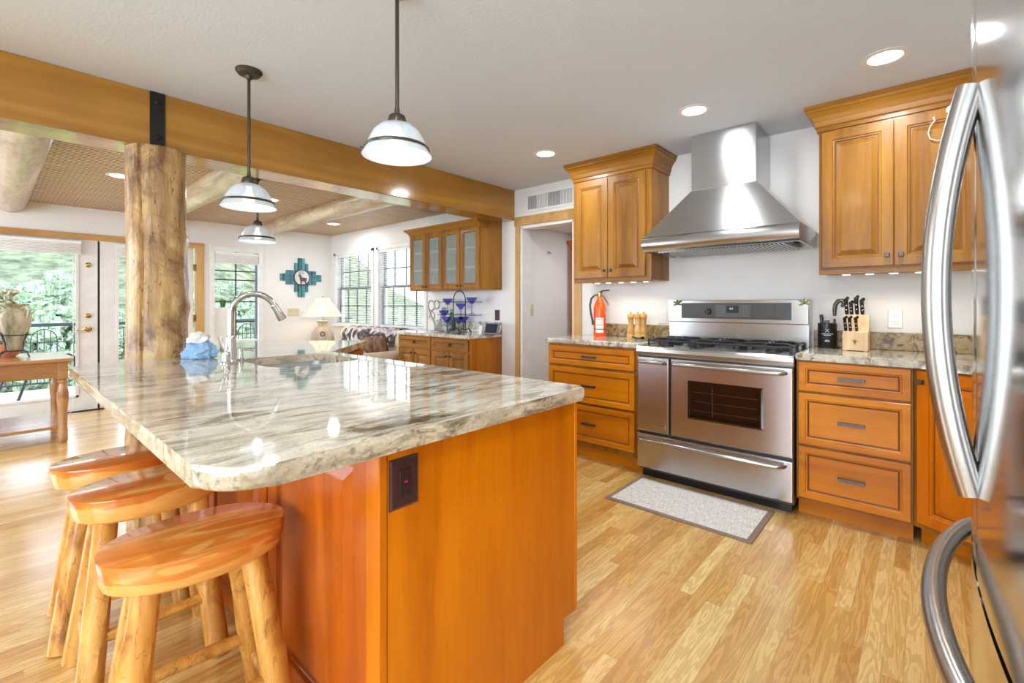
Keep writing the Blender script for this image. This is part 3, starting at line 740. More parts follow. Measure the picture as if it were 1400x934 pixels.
M['glaze'] = plain('brown_glaze', C(112,62,14), .4)

# ------------------------------------------------------------------ three-drawer base cabinets either side of the range
def drawer_base(label, y0, y1, fy0, fy1, rows, kick):
    t = thing('drawer_cabinet', label, 'cabinet', (XF, (y0+y1)/2, 0))
    obj('body', MB().box(XF, XW-.002, y0, y1, .10, .912), M['cab_v'], t)
    obj('toe_kick', MB().box(XF+.06, XW-.05, y0, y1, 0, .10), M['honey_h'], t)
    for (z0, z1) in rows:
        d = front('drawer', (XF, fy1, z0), UW, fy1-fy0, z1-z0, DRAWER, M['honey_h'], t)
        bar_pull((XF-.008, (fy0+fy1)/2, (z0+z1)/2), UW, NX, d)
drawer_base('three-drawer wooden base cabinet under the red extinguisher', 1.566, 2.395, 1.60, 2.385, [(.742, .893), (.452, .722), (.145, .432)], .06)
drawer_base('three-drawer wooden base cabinet under the knife block', .052, .572, .060, .560, [(.735, .902), (.425, .722), (.115, .412)], .06)
# angled corner cabinet
P0 = Vector((XF, .04, 0)); DIR = Vector((-.5, -.866, 0)); P1 = P0 + DIR*.44
t = thing('corner_cabinet', 'angled wooden corner base cabinet beside the fridge', 'cabinet', (3.2, -.3, 0))
poly = [(P0.x, P0.y+.01), (XW-.002, .05), (XW-.002, YS+.002), (1.55, YS+.002), (1.55, P1.y), (P1.x, P1.y)]
obj('body', MB().prism(poly, .10, .912), M['cab_v'], t)
pk = [(P0.x+.06, P0.y-.02), (XW-.05, .03), (XW-.05, YS+.01), (1.6, YS+.01), (1.6, P1.y-.05), (P1.x+.05, P1.y-.05)]
obj('toe_kick', MB().prism(pk, 0, .10), M['honey_h'], t)
NB = DIR.cross(Zv)
d = front('door', tuple(P0 + DIR*.012 + Zv*.125), DIR, .41, .775, RAISED, M['honey_v'], t)
sq_knob(tuple(P0 + DIR*.04 + NB*.02 + Zv*.845), DIR, NB, d)
# granite worktops on the range wall, with ogee-ish rounded front edge
def worktop(name, label, poly, z0, z1, parent_z=None, mat=None, bevel=.012, cut=None, holes=()):
    m = MB().prism(poly, z0, z1)
    es = [e for e in m.b.edges if abs(e.verts[0].co.z - e.verts[1].co.z) < 1e-5]
    bmesh.ops.bevel(m.b, geom=es, offset=bevel, segments=4, affect='EDGES', profile=.5)
    for f in m.b.faces: f.normal_update(); f.smooth = max(abs(c) for c in f.normal) < .999
    return m
CT0, CT1 = .912, .953
def counter(label, poly, splash):
    t = thing('granite_counter', label, 'countertop', (poly[0][0], poly[0][1], CT0))
    obj('slab', worktop('', '', poly, CT0, CT1), M['granite'], t)
    for (x0, x1, y0, y1) in splash: obj('backsplash', MB().box(x0, x1, y0, y1, CT1, 1.062, .004), M['splash'], t)
counter('speckled granite counter with pepper mills left of the range', [(XF-.032, 1.566), (XW-.002, 1.566), (XW-.002, 2.412), (XF-.032, 2.412)], [(XW-.024, XW-.002, 1.568, 2.19)])
e = P0 + NB*.03; e1 = P1 + NB*.03
counter('speckled granite counter with knife block right of the range', [(XF-.032, .572), (XF-.032, .03), (e1.x, e1.y), (1.53, e1.y+.005), (1.53, YS+.002), (XW-.002, YS+.002), (XW-.002, .572)], [(XW-.024, XW-.002, -.8, .568)])

# ------------------------------------------------------------------ upper cabinets
def upper(label, y0, y1, doors, stile, zb=1.427):
    t = thing('wall_cabinet', label, 'cabinet', (3.386, (y0+y1)/2, zb))
    X0 = 3.386
    obj('body', MB().box(X0, XW-.002, y0, y1, zb, 2.34, .002), M['cab_v'], t)
    crown(X0, XW-.002, y0, y1, [(.0, 2.285), (.010, 2.288), (.010, 2.31), (.018, 2.318), (.022, 2.345), (.034, 2.372), (.052, 2.395), (.060, 2.400), (.060, 2.415), (.068, 2.42), (.068, HC-.001)], M['cab_h'], t)
    obj('light_rail', MB().box(X0-.004, X0+.02, y0, y1, zb-.012, zb+.02, .003), M['cab_h'], t)
    for (a, b, kside) in doors:
        d = front('door', (X0, b, zb+.028), UW, b-a, 2.275-zb-.028, RAISED, M['cab_v'], t)
        ky = a+.028 if kside < 0 else b-.028
        sq_knob((X0-.02, ky, zb+.085), UW, NX, d)
upper('two-door wooden wall cabinet above the fire extinguisher', 1.58, 2.29, [(1.955, 2.283, -1), (1.625, 1.950, 1)], .05)
upper('two-door wooden wall cabinet between hood and fridge', -.235, .494, [(.139, .478, -1), (-.205, .134, 1)], .02)
def puck(px, py, label, grp):
    p = at(px, py, X=3.47); z = 1.427
    t = thing('puck_light', label, 'light', (3.47, p.y, z-.012), grp)
    obj('housing', MB().cyl((3.47, p.y, z-.001), (3.47, p.y, z-.012), .028, .025), M['chrome'], t)
    obj('lens', MB().cyl((3.47, p.y, z-.012), (3.47, p.y, z-.015), .02, .018), M['bulb'], t)
    l = bpy.data.lights.new('puck_glow', 'SPOT'); l.energy = 1.3; l.color = (1, .87, .70); l.spot_size = 2.6; l.spot_blend = .6; l.shadow_soft_size = .02
    lo = bpy.data.objects.new('puck_glow', l); COL.objects.link(lo); lo.parent = t; lo.location = (0, 0, -.008)
for px in (817, 832, 849, 866, 883): puck(px, 388, 'small round puck light under the wall cabinet above the extinguisher', 'puck lights over the left counter')
for px in (1157, 1189, 1222, 1258): puck(px, 371, 'small round puck light under the wall cabinet above the knife block', 'puck lights over the right counter')

# ------------------------------------------------------------------ range hood
HY0, HY1, HX = .553, 1.535, 3.12
t = thing('range_hood', 'stainless steel chimney hood above the range', 'range hood', (XW, 1.045, 1.6))
n = 8; prof = []
cx, cz, r = HX+.055, 1.665, .055
pts = [(HX+.07, 1.722)] + [(cx - r*math.cos(a), cz + r*math.sin(a)) for a in [PI/2*.95 - PI*.95*i/n for i in range(n+1)]] + [(HX+.07, 1.61)]
m = MB()
m.loft([[(x, HY0, z) for x, z in pts], [(x, HY1, z) for x, z in pts]], closed=False, cap0=False, cap1=False)
m.loft([[(HX+.07, HY0, 1.722), (XW-.003, HY0, 1.722), (XW-.003, HY0, 1.61), (HX+.07, HY0, 1.61)], [(HX+.07, HY0+.012, 1.722), (XW-.003, HY0+.012, 1.722), (XW-.003, HY0+.012, 1.61), (HX+.07, HY0+.012, 1.61)]], smooth=False)
m.loft([[(HX+.07, HY1-.012, 1.722), (XW-.003, HY1-.012, 1.722), (XW-.003, HY1-.012, 1.61), (HX+.07, HY1-.012, 1.61)], [(HX+.07, HY1, 1.722), (XW-.003, HY1, 1.722), (XW-.003, HY1, 1.61), (HX+.07, HY1, 1.61)]], smooth=False)
for yy in (HY0, HY1): m.loft([[(x, yy, z) for x, z in pts], [(x, yy+(.001 if yy == HY0 else -.001), z) for x, z in pts]], smooth=False)
obj('rim', m, M['steel'], t)
CY0, CY1, CX = .835, 1.265, 3.349
q = lambda x0, y0, y1, z: [(x0, y0, z), (XW-.003, y0, z), (XW-.003, y1, z), (x0, y1, z)]
obj('canopy', MB().loft([q(HX+.045, HY0, HY1, 1.7195), q(CX, CY0, CY1, 2.045)], smooth=False, cap0=False), M['steel'], t)
obj('chimney', MB().box(CX+.003, XW-.003, CY0+.003, CY1-.003, 2.045, HC-.002, .002), M['steel_v'], t)
obj('underside', MB().box(HX+.07, XW-.01, HY0+.012, HY1-.012, 1.64, 1.65), M['steel'], t)
m = MB(); nb = 34
for k in range(nb):
    y = HY0+.10 + (HY1-HY0-.20)*k/(nb-1); m.box(HX+.085, XW-.06, y-.0075, y+.0075, 1.604, 1.622)
obj('filter_backing', MB().box(HX+.08, XW-.05, HY0+.08, HY1-.08, 1.624, 1.63), M['black'], t)
obj('baffle_filter', m, M['steel'], t)
m = MB()
for y in (HY0+.08, HY1-.08): m.cyl((HX+.12, y, 1.64), (HX+.12, y, 1.634), .02)
obj('hood_lamps', m, M['bulb'], t)

# ------------------------------------------------------------------ range
RX, RY0, RY1 = 3.10, .577, 1.560
t = thing('gas_range', 'wide stainless steel gas range with two oven doors', 'range', (3.4, 1.07, 0))
obj('body', MB().box(RX+.035, XW-.02, RY0+.004, RY1-.004, .055, .90), M['panelgray'], t)
obj('base_skirt', MB().box(RX+.06, XW-.05, RY0+.02, RY1-.02, 0, .06), M['black'], t)
m = MB(); px_ = [(RX+.012, .868), (RX, .880), (RX-.004, .900), (RX, .922), (RX+.012, .934), (XW-.03, .936), (XW-.03, .868)]
m.loft([[(x, RY0, z) for x, z in px_], [(x, RY1, z) for x, z in px_]], smooth=False); obj('cooktop', m, M['steel'], t)
def slab_front(name, y0, y1, z0, z1, win=None):
    m = MB(); prof = [(0, 0), (0, .030), (.004, .036), (.01, .0375)]
    m.frame_rings((RX+.036, y1, z0), UW, Zv, y1-y0, z1-z0, prof, smooth=False); return obj(name, m, M['steel'], t)
yd = 1.316
d1 = slab_front('warming_door', yd+.006, RY1-.003, .335, .862)
d2 = slab_front('oven_door', RY0+.003, yd-.006, .335, .862)
d3 = slab_front('storage_drawer', RY0+.003, RY1-.003, .075, .318)
def bow_handle(ya, yb, z, parent, out=.05):
    pts = []
    for s in (0, .004, .012, .022, .035, .5, .965, .978, .988, .996, 1):
        y = ya + (yb-ya)*s; o = out*min(1, min(s, 1-s)/.035)**.5 if 0 < s < 1 else 0
        pts.append((RX-.002-o, y, z))
    obj('handle', MB().tube(pts, .0125, 12), M['handle'], parent)
bow_handle(RY1-.035, yd+.03, .832, d1, .04); bow_handle(yd-.025, RY0+.04, .832, d2); bow_handle(RY1-.03, RY0+.045, .285, d3)
w0, w1, za, zb = 1.19, .735, .475, .728
m = MB().frame_rings((RX-.0015, w0, za), UW, Zv, w0-w1, zb-za, [(0, 0), (0, .002), (.012, .0035), (.012, .001)], cap=True)
wn = obj('oven_window', m, M['blackglass'], d2)
m = MB()
for k in range(3): m.box(RX-.0030, RX-.0026, w1+.03, w0-.03, za+.06+k*.06, za+.0615+k*.06)
m.box(RX-.0030, RX-.0026, w0-.16, w0-.157, za+.03, zb-.03)
obj('rack_lines', m, M['panelgray'], d2)
# badge
bd = MB().box(RX-.003, RX+.001, 1.343, 1.405, .374, .396, .001); b = obj('badge', bd, M['chrome'], d1)
text('badge_lettering', 'KENMORE', (RX-.0034, 1.374, .388), UW, Zv, .0105, M['black'], d1)
# backguard
m = MB(); bx0, bx1 = 3.60, XW-.004
m.box(bx0+.02, bx1, RY0+.004, RY1-.02, .93, 1.10, .003).box(bx0, bx1, RY0+.002, RY1-.018, 1.098, 1.268, .006); bgd = obj('backguard', m, M['steel'], t)
obj('control_panel', MB().box(bx0-.004, bx0+.002, .682, 1.432, 1.128, 1.245, .002), M['panelgray'], t)
def onp(px, py): return at(px, py, X=bx0-.005)
p = onp(968, 426); k = MB(); k.cyl((bx0-.004, p.y, p.z), (bx0-.028, p.y, p.z), .024, .020, 24).box(bx0-.036, bx0-.026, p.y-.005, p.y+.005, p.z-.02, p.z+.02, .002)
obj('oven_knob', k, M['black'], t)
m = MB(); a, b = onp(978, 417), onp(1026, 434); m.box(bx0-.0052, bx0-.003, b.y, a.y, b.z, a.z); obj('keypad', m, plain('keypad_grey', C(84,82,78), .35), t)
a, b = onp(993, 418), onp(1010, 428); obj('display', MB().box(bx0-.0062, bx0-.004, b.y, a.y, b.z, a.z), M['screen'], t)
text('clock_digits', '8:8', (bx0-.0066, (a.y+b.y)/2+.008, (a.z+b.z)/2+.004), UW, Zv, .02, emit('green_digits', C(150,210,60), .9), t)
m = MB()
for c in range(3):
    for r_ in range(4):
        p = onp(981.5+c*3.6, 419+r_*4); obj('button', MB().box(bx0-.0066, bx0-.005, p.y-.004, p.y+.004, p.z-.0022, p.z+.0022), M['vinyl'], t)
for c in range(2):
    for r_ in range(5):
        p = onp(1017+c*3.8, 418.5+r_*3.4); obj('button', MB().box(bx0-.0066, bx0-.005, p.y-.004, p.y+.004, p.z-.002, p.z+.002), M['vinyl'], t)
p = onp(1059, 425); obj('panel_seam', MB().box(bx0-.0055, bx0-.003, p.y-.002, p.y+.002, 1.13, 1.243), M['black'], t)
# burners and grates
GX0, GX1, GZ = 3.215, 3.575, .984
by = [RY0+.16 + k*.222 for k in range(4)]
m = MB()
for k, y in enumerate((.72, .95, 1.19, 1.42)):
    for x in ((3.30, 3.48) if k not in (1,) else (3.40,)):
        obj('burner', MB().lathe([(.048, .936), (.046, .948), (.036, .950), (.036, .958), (.0, .960)], (x, y, 0), 20), M['iron'], t)
for gi in range(3):
    y0 = RY0+.035 + gi*.305; y1 = y0+.298; m = MB(); r = .0082
    def rod(a, b): m.tube([a, b], r, 6)
    for (a, b) in (((GX0, y0), (GX1, y0)), ((GX1, y0), (GX1, y1)), ((GX1, y1), (GX0, y1)), ((GX0, y1), (GX0, y0))): rod((a[0], a[1], GZ-.012), (b[0], b[1], GZ-.012))
    for (x, y) in ((GX0, y0), (GX1, y0), (GX1, y1), (GX0, y1), ((GX0+GX1)/2, y0), ((GX0+GX1)/2, y1)): rod((x, y, .936), (x, y, GZ))
    ym = (y0+y1)/2
    for xc in (3.30, 3.49):
        for (dx, dy) in ((1, 0), (-1, 0), (0, 1), (0, -1)):
            ex = (GX1 if dx > 0 else GX0) if dx else xc; ey = (y1 if dy > 0 else y0) if dy else ym
            if dx and ((xc < 3.4) == (dx > 0)): ex = (GX0+GX1)/2
            m.tube([(ex, ey, GZ-.012), (ex+(xc-ex)*.25, ey+(ym-ey)*.25, GZ+.002), (xc+dx*.02, ym+dy*.02, GZ+.002)], r, 6)
    rod(((GX0+GX1)/2, y0, GZ-.012), ((GX0+GX1)/2, y1, GZ-.012))
    obj('burner_grate', m, M['iron'], t)
# leaf-shaped magnets on the backguard
def leaf_magnet(px, py, label, cols):
    p = at(px, py, X=bx0-.004); tt = thing('leaf_magnet', label, 'magnet', (bx0-.002, p.y, p.z)); m = MB(); random.seed(int(px))
    for q in range(5):
        a = -.3+q*.9; L = .038 + .012*(q % 2); c = Vector((bx0-.006, p.y, p.z)); dy, dz = math.cos(a), math.sin(a)
        ring = [c + Vector((-.002-.003*math.sin(PI*s), dy*L*s - dz*.007*math.sin(PI*s)*w_, dz*L*s + dy*.007*math.sin(PI*s)*w_)) for s, w_ in ((0, 1), (.3, 1), (.6, 1), (1, 1), (.6, -1), (.3, -1))]
        m.loft([ring, [v + Vector((.004, 0, 0)) for v in ring]], smooth=False)
    obj('leaf_cluster', m, cols, tt)
    obj('berry', MB().sphere((bx0-.008, p.y, p.z), .006), M['greenpot'], tt)
leaf_magnet(926, 416, 'green leaf magnet on left corner of the range backguard', plain('leaf_green', C(92,122,62), .6))
leaf_magnet(1100, 415, 'olive tan leaf magnet on right corner of the range backguard', plain('leaf_olive', C(150,150,96), .6))
t2 = thing('spoon_rest', 'dark metal spoon rest with spoon on counter beside the cooktop', 'spoon rest', (3.34, 1.64, CT1))
obj('tray', MB().lathe([(.0, .002), (.04, .003), (.055, .014), (.058, .014), (.045, .0), (0, 0)], (3.36, 1.66, CT1), 24), M['chrome'], t2)
obj('spoon', MB().tube([(3.34, 1.63, CT1+.02), (3.36, 1.67, CT1+.016), (3.40, 1.75, CT1+.022)], [.016, .006, .005], 8), M['iron'], t2)

# floor mat
t = thing('kitchen_mat', 'woven white floor mat with brown border before the range', 'mat', (2.86, 1.1, 0))
cs = [at(*p, Z=.004) for p in ((880, 650), (830, 680), (1030, 745), (1062, 692))]
cs[0].x = cs[3].x = 3.10; cs[1].x = cs[2].x = 2.605; cs[0].y = cs[1].y = 1.53; cs[2].y = cs[3].y = .672
obj('border', MB().box(2.605, 3.10, .672, 1.53, 0, .007, .003), M['matedge'], t)
obj('weave', MB().box(2.635, 3.07, .702, 1.50, .004, .010, .002), M['matt'], t)

# ------------------------------------------------------------------ fridge
t = thing('refrigerator', 'stainless french door refrigerator with curved bar handles', 'refrigerator', (1.03, -.45, 0))
SX, R, YT = 1.03, 3.0, -.0564
ys = lambda x: YT - (x-SX)**2/(2*R)
obj('body', MB().box(.59, 1.47, YS+.03, -.155, .03, 1.83, .006), M['panelgray'], t)
def dpanel(name, x0, x1, z0, z1):
    n = 18; f = [(x0+(x1-x0)*i/n, ys(x0+(x1-x0)*i/n)) for i in range(n+1)]
    c = .012
    f[0] = (x0, f[0][1]-c); f.insert(1, (x0+.003, ys(x0)-.003)); f[-1] = (x1, f[-1][1]-c); f.insert(-1, (x1-.003, ys(x1)-.003))
    poly = f + [(x1, -.148), (x0, -.148)]
    m = MB().prism(poly, z0, z1, smooth=True)
    return obj(name, m, M['fridge'], t)
da = dpanel('door', .60, SX-.004, .825, 1.86); db = dpanel('door', SX+.004, 1.46, .825, 1.86); dc = dpanel('freezer_drawer', .60, 1.46, .08, .812)
def vhandle(x, parent):
    n = 28; pts = []
    for i in range(n+1):
        s = i/n; z = .950 + (1.566-.950)*s; o = .040*(1-(2*s-1)**2)
        pts.append((x, ys(x) - .002 + o + .008, z))
    obj('handle', MB().tube(pts, [.0155]*(n+1), 16, flat=1.15), M['handle'], parent)
vhandle(.985, da); vhandle(1.075, db)
n = 30; pts = []
for i in range(n+1):
    s = i/n; x = .66 + .74*s; o = .044*max(0, 1-(2*s-1)**2)**.75
    pts.append((x, ys(x) - .002 + o + .006, .765))
obj('handle', MB().tube(pts, .0165, 16), M['handle'], dc)
obj('base_grille', MB().box(.60, 1.46, -.16, -.12, 0, .075), M['black'], t)

# ------------------------------------------------------------------ island
IT, IB = .933, .888
def round_poly(pts, rads, n=8):
    out = []; N_ = len(pts)
    for i, p in enumerate(pts):
        p = Vector(p); a = Vector(pts[i-1]) - p; b = Vector(pts[(i+1) % N_]) - p; r = rads[i]
        if r <= 0: out.append((p.x, p.y)); continue
        a.normalize(); b.normalize(); ang = a.angle(b); dl = r/math.tan(ang/2)
        q0, q1 = p + a*dl, p + b*dl
        ctr = p + (a+b).normalized()*(r/math.sin(ang/2))
        v0, v1 = q0-ctr, q1-ctr; A0 = math.atan2(v0.y, v0.x); A1 = math.atan2(v1.y, v1.x); d = math.atan2(math.sin(A1-A0), math.cos(A1-A0))
        out += [(ctr.x + r*math.cos(A0+d*k/n), ctr.y + r*math.sin(A0+d*k/n)) for k in range(n+1)]
    return out
ISL = [(.255, .933), (1.470, .933), (1.458, 2.85), (2.10, 3.49), (1.385, 4.215), (.255, 3.085)]
isl = round_poly(ISL, [.11, .035, .05, .05, .05, .04])
SKX0, SKX1, SKY0, SKY1 = .895, 1.365, 2.30, 2.83
def cutter(mb):
    me = bpy.data.meshes.new('cut'); bmesh.ops.recalc_face_normals(mb.b, faces=mb.b.faces); mb.b.to_mesh(me); mb.b.free()
    o = bpy.data.objects.new('cut', me); COL.objects.link(o); return o
def boolean(o, cuts):
    for c in cuts:
        md = o.modifiers.new('b', 'BOOLEAN'); md.object = c; md.operation = 'DIFFERENCE'; md.solver = 'EXACT'
    dg = bpy.context.evaluated_depsgraph_get(); dg.update()
    me = bpy.data.meshes.new_from_object(o.evaluated_get(dg)); o.modifiers.clear(); old = o.data; o.data = me
    bpy.data.meshes.remove(old)
    for c in cuts: bpy.data.objects.remove(c)
t = thing('island_counter', 'large granite island worktop with inset sink and rounded corner', 'countertop', (.9, 2, IB))
m = worktop('', '', isl, IB, IT, bevel=.013)
m.b.faces.ensure_lookup_table()
for f in m.b.faces: f.smooth = False
o = obj('slab', m, M['granite'], t)
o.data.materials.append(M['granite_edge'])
c1 = cutter(MB().prism(round_poly([(SKX0, SKY0), (SKX1, SKY0), (SKX1, SKY1), (SKX0, SKY1)], [.09]*4), .80, 1.0))
c2 = cutter(MB().cyl((POST[0], POST[1], .7), (POST[0], POST[1], 1.1), .142, seg=40))
boolean(o, [c1, c2])
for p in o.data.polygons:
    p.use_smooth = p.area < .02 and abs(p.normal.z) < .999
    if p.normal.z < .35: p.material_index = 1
# cabinet body under it
t = thing('island_cabinet', 'wooden kitchen island body with plain end panel and raised side panels', 'island', (1.05, 2.0, 0))
body = [(.645, 1.005), (1.455, 1.005), (1.440, 2.875), (2.03, 3.465), (1.545, 3.985), (.645, 3.085)]
o = obj('carcass', MB().prism(body, .10, .70).prism([(.645, 1.005), (1.455, 1.005), (1.449, 2.28), (.645, 2.28)], .70, IB-.001).prism([(.645, 2.86), (1.44, 2.86), (1.44, 2.875), (2.03, 3.465), (1.545, 3.985), (.645, 3.085)], .70, IB-.001).box(.645, .88, 2.28, 2.86, .70, IB-.001).box(1.38, 1.449, 2.28, 2.86, .70, IB-.001), M['red_v'], t)
base = [(.66, 1.0), (1.385, 1.0), (1.37, 2.90), (1.95, 3.47), (1.53, 3.92), (.66, 3.05)]
obj('plinth', MB().prism(base, 0, .10), M['honey_v'], t)
ep = [(.648, 0), (1.388, 0), (1.388, .092), (1.455, .092), (1.455, IB-.001), (.648, IB-.001)]
m = MB().loft([[(x, .985, z) for x, z in ep], [(x, 1.006, z) for x, z in ep]], smooth=False)
obj('end_panel', m, M['honey_v'], t)
m = MB().box(1.457, 1.472, .983, 1.05, .092, IB-.001, .002); obj('face_frame_edge', m, M['honey_v'], t)
m = MB().box(.624, .646, .983, 1.045, 0, IB-.001, .003); obj('corner_stile', m, M['honey_v'], t)
ISP = [(0, 0), (0, .014), (.070, .014), (.074, .004), (.080, .002), (.118, .015), (.122, .016)]
for y0, y1 in ((1.05, 1.68), (1.69, 2.32), (2.33, 2.96)):
    m = MB().frame_rings((.646, y1, .03), UW, Zv, y1-y0, IB-.035, ISP); obj('raised_panel', m, M['red_v'], t)
# wing side panel under the counter
u = (Vector((2.03, 3.465, 0)) - Vector((1.44, 2.875, 0)))
m = MB().frame_rings((1.45, 2.885, .12), u.normalized(), Zv, u.length-.03, IB-.135, RAISED); obj('wing_panel', m, M['red_v'], t)
# doors on the working side
for y0, y1 in ((1.06, 1.60), (1.61, 2.15), (2.16, 2.80)):
    m = MB().frame_rings((1.4555-(y0-1.06)*.0045, y0, .12), (0, 1, 0), Zv, y1-y0, IB-.135, RAISED); d = obj('door', m, M['honey_v'], t); sq_knob((1.478, y1-.03, .80), (0, 1, 0), (1, 0, 0), d)
# brown outlet on the end panel
t = thing('outlet', 'dark brown outlet with red reset button on island end panel', 'outlet', (.693, .985, .79))
px0, px1, pz0, pz1 = .651, .737, .727, .853
m = MB().frame_rings((px0, .985, pz0), (1, 0, 0), Zv, px1-px0, pz1-pz0, [(0, 0), (0, .003), (.006, .0065), (.01, .007)]); obj('plate', m, M['brownplate'], t)
obj('device', MB().box(.676, .712, .9735, .98, .755, .825, .0015), M['browndev'], t)
m = MB()
for z in (.770, .808):
    m.box(.684, .687, .9728, .974, z-.005, z+.005).box(.700, .703, .9728, .974, z-.004, z+.004).cyl((.694, .9728, z-.009), (.694, .974, z-.009), .003, seg=10)
obj('slots', m, M['black'], t)
obj('reset_button', MB().box(.689, .699, .972, .974, .7905, .7955, .0006), plain('red_button', C(170,30,40), .4), t)
obj('test_button', MB().box(.689, .699, .972, .974, .783, .788, .0006), M['black'], t)
m = MB()
for z in (.739, .841): m.cyl((.694, .979, z), (.694, .977, z), .0035, seg=10)
obj('screws', m, M['bronze'], t)

# sink
t = thing('kitchen_sink', 'double bowl stainless undermount sink in the island', 'sink', (1.13, 2.57, .70))
def bowl(y0, y1):
    rr = lambda i, z, rad: [(x, y, z) for x, y in round_poly([(SKX0-.012+i, y0+i), (SKX1+.012-i, y0+i), (SKX1+.012-i, y1-i), (SKX0-.012+i, y1-i)], [rad]*4, 6)]
    m = MB().loft([rr(-.015, .887, .09), rr(0, .887, .08), rr(.004, .75, .07), rr(.03, .715, .06), rr(.15, .71, .03)], cap0=False)
    o = obj('bowl', m, M['basin'], t)
    c = ((SKX0+SKX1)/2, (y0+y1)/2); obj('drain', MB().lathe([(.0, .7115), (.03, .7115), (.042, .714), (.042, .711)], (c[0], c[1], 0)), M['chrome'], t)
bowl(SKY0-.012, 2.555); bowl(2.575, SKY1+.012)

# faucet
FX, FY = .842, 2.725
t = thing('kitchen_faucet', 'tall brushed nickel gooseneck faucet with pull-down spray head', 'faucet', (FX, FY, IT))
obj('base', MB().lathe([(.040, 0), (.040, .006), (.034, .012), (.029, .05), (.024, .12), (.0215, .135), (.019, .14)], (FX, FY, IT)), M['chrome'], t)
ARC = .105; zc = 1.292 - ARC
pts = [(FX, FY, IT+.13), (FX, FY, 1.12)] + [(FX+ARC-ARC*math.cos(a), FY-.02*(1-math.cos(a)), zc+ARC*math.sin(a)) for a in [PI*.86*k/18 for k in range(19)]]
obj('neck', MB().tube(pts, .0165, 16), M['chrome'], t)
e = Vector(pts[-1]); d = (Vector(pts[-1])-Vector(pts[-2])).normalized()
obj('spray_head', MB().tube([e-d*.004, e, e+d*.004, e+d*.03, e+d*.085, e+d*.092], [.0165, .0185, .0185, .0185, .0245, .023], 18), M['chrome'], t)
hp = at(309, 497, Z=IT); t = thing('faucet_valve', 'small nickel lever valve between blue cloth and faucet', 'faucet handle', (hp.x, hp.y, IT))
obj('base', MB().lathe([(.026, 0), (.026, .005), (.020, .012), (.017, .05), (.012, .06), (0, .062)], (hp.x, hp.y, IT)), M['chrome'], t)
L = Vector((-.665, .747, 0)); b = Vector((hp.x, hp.y, IT+.05))
obj('lever', MB().tube([b, b+L*.008+Zv*.02, b+L*.022+Zv*.05, b+L*.032+Zv*.085], [.008, .008, .011, .009], 10), M['chrome'], t)
sp = at(330, 493, Z=IT); t = thing('soap_dispenser', 'short nickel soap pump standing behind the faucet base', 'soap dispenser', (sp.x, sp.y, IT))
obj('collar', MB().lathe([(.02, 0), (.02, .005), (.012, .012), (.009, .05), (.012, .052), (.012, .062), (0, .064)], (sp.x, sp.y, IT)), M['chrome'], t)
obj('spout', MB().tube([(sp.x, sp.y, IT+.056), (sp.x+.03, sp.y-.02, IT+.06), (sp.x+.055, sp.y-.035, IT+.05)], [.006, .0055, .0045], 8), M['chrome'], t)
# cloths
cp = at(277, 491, Z=IT)
def crumple(c, sx, sy, sz, seed, amp):
    m = MB(); m.sphere((0, 0, 0), 1, 72, 48)
    for v in m.b.verts:
        n = .8*noise.noise(v.co*1.5+Vector((seed, 0, 0))) + .9*(.3-abs(noise.noise(v.co*2.2+Vector((0, seed, 0))))) + .35*(.3-abs(noise.noise(v.co*3.2+Vector((0, 0, seed)))))
        v.co *= 1 + amp*n
        v.co = Vector((v.co.x*sx, v.co.y*sy, max(v.co.z, -.55)*sz))
        v.co = Vector((v.co.x*_s - v.co.y*_c*-1*0 + v.co.x*0, v.co.y, v.co.z)) if False else v.co
    m.xf(Matrix.Translation(Vector(c)+Vector((0, 0, .55*sz))) @ Matrix.Rotation(YAW-PI/2, 4, 'Z')); return m
o = obj('dish_cloth', crumple((cp.x, cp.y+.05, IT+.001), .074, .058, .062, 5.1, .42), M['cloth']); tag(o, 'crumpled light blue dish cloth beside the log post', 'cloth')
o = obj('paper_towel', crumple((cp.x-.005, cp.y+.06, IT+.088), .05, .045, .036, 8.1, .5), M['wcloth']); tag(o, 'crumpled white paper towel lying on the blue cloth', 'paper towel')

# ------------------------------------------------------------------ log stools
def stool(name, label, x, y, seed, rz):
    random.seed(seed); t = thing(name, label, 'stool', (0, 0, 0), 'log stools along the island')
    n = 44; z1 = .62; z0 = .542
    sh = []
    for k in range(n):
        a = 2*PI*k/n; r = 1 + .03*noise.noise(Vector((math.cos(a)*1.3, math.sin(a)*1.3, seed)))
        ex = math.copysign(abs(math.cos(a))**.92, math.cos(a)); ey = math.copysign(abs(math.sin(a))**.92, math.sin(a))
        sh.append((.212*ex*r, .150*ey*r))
    rg = lambda s, z: [(px*s, py*s, z) for px, py in sh]
    st = obj('seat', MB().loft([rg(.90, z0-z1), rg(.955, z0-z1+.008), rg(.985, z0-z1+.03), rg(1, -.018), rg(1, -.006), rg(.994, -.001), rg(.98, 0)]), M['seat'], t)
    st.location = (0, 0, z1)
    feet = []
    for sx, sy in ((-1, -1), (-1, 1), (1, -1), (1, 1)):
        top = Vector((sx*random.uniform(.105, .135), sy*random.uniform(.06, .085), .565)); bot = Vector((sx*random.uniform(.17, .2), sy*random.uniform(.14, .165), 0))
        obj('leg', rough_log(bot, top, .036, .032, seed*3.1+sx+2*sy, .10, 30, 18, 4), M['stoolleg'], t); feet.append((bot, top))
    for (a, b, h) in ((0, 2, .20), (1, 3, .20), (0, 1, .15), (2, 3, .15)):
        p = feet[a][0].lerp(feet[a][1], h/.565); q = feet[b][0].lerp(feet[b][1], h/.565)
        obj('rung', rough_log(p, q, .019, .018, seed+a*7+b, .08, 14, 12, 2), M['stoolleg'], t)
    t.location = (x, y, 0); t.rotation_euler = (0, 0, rz)
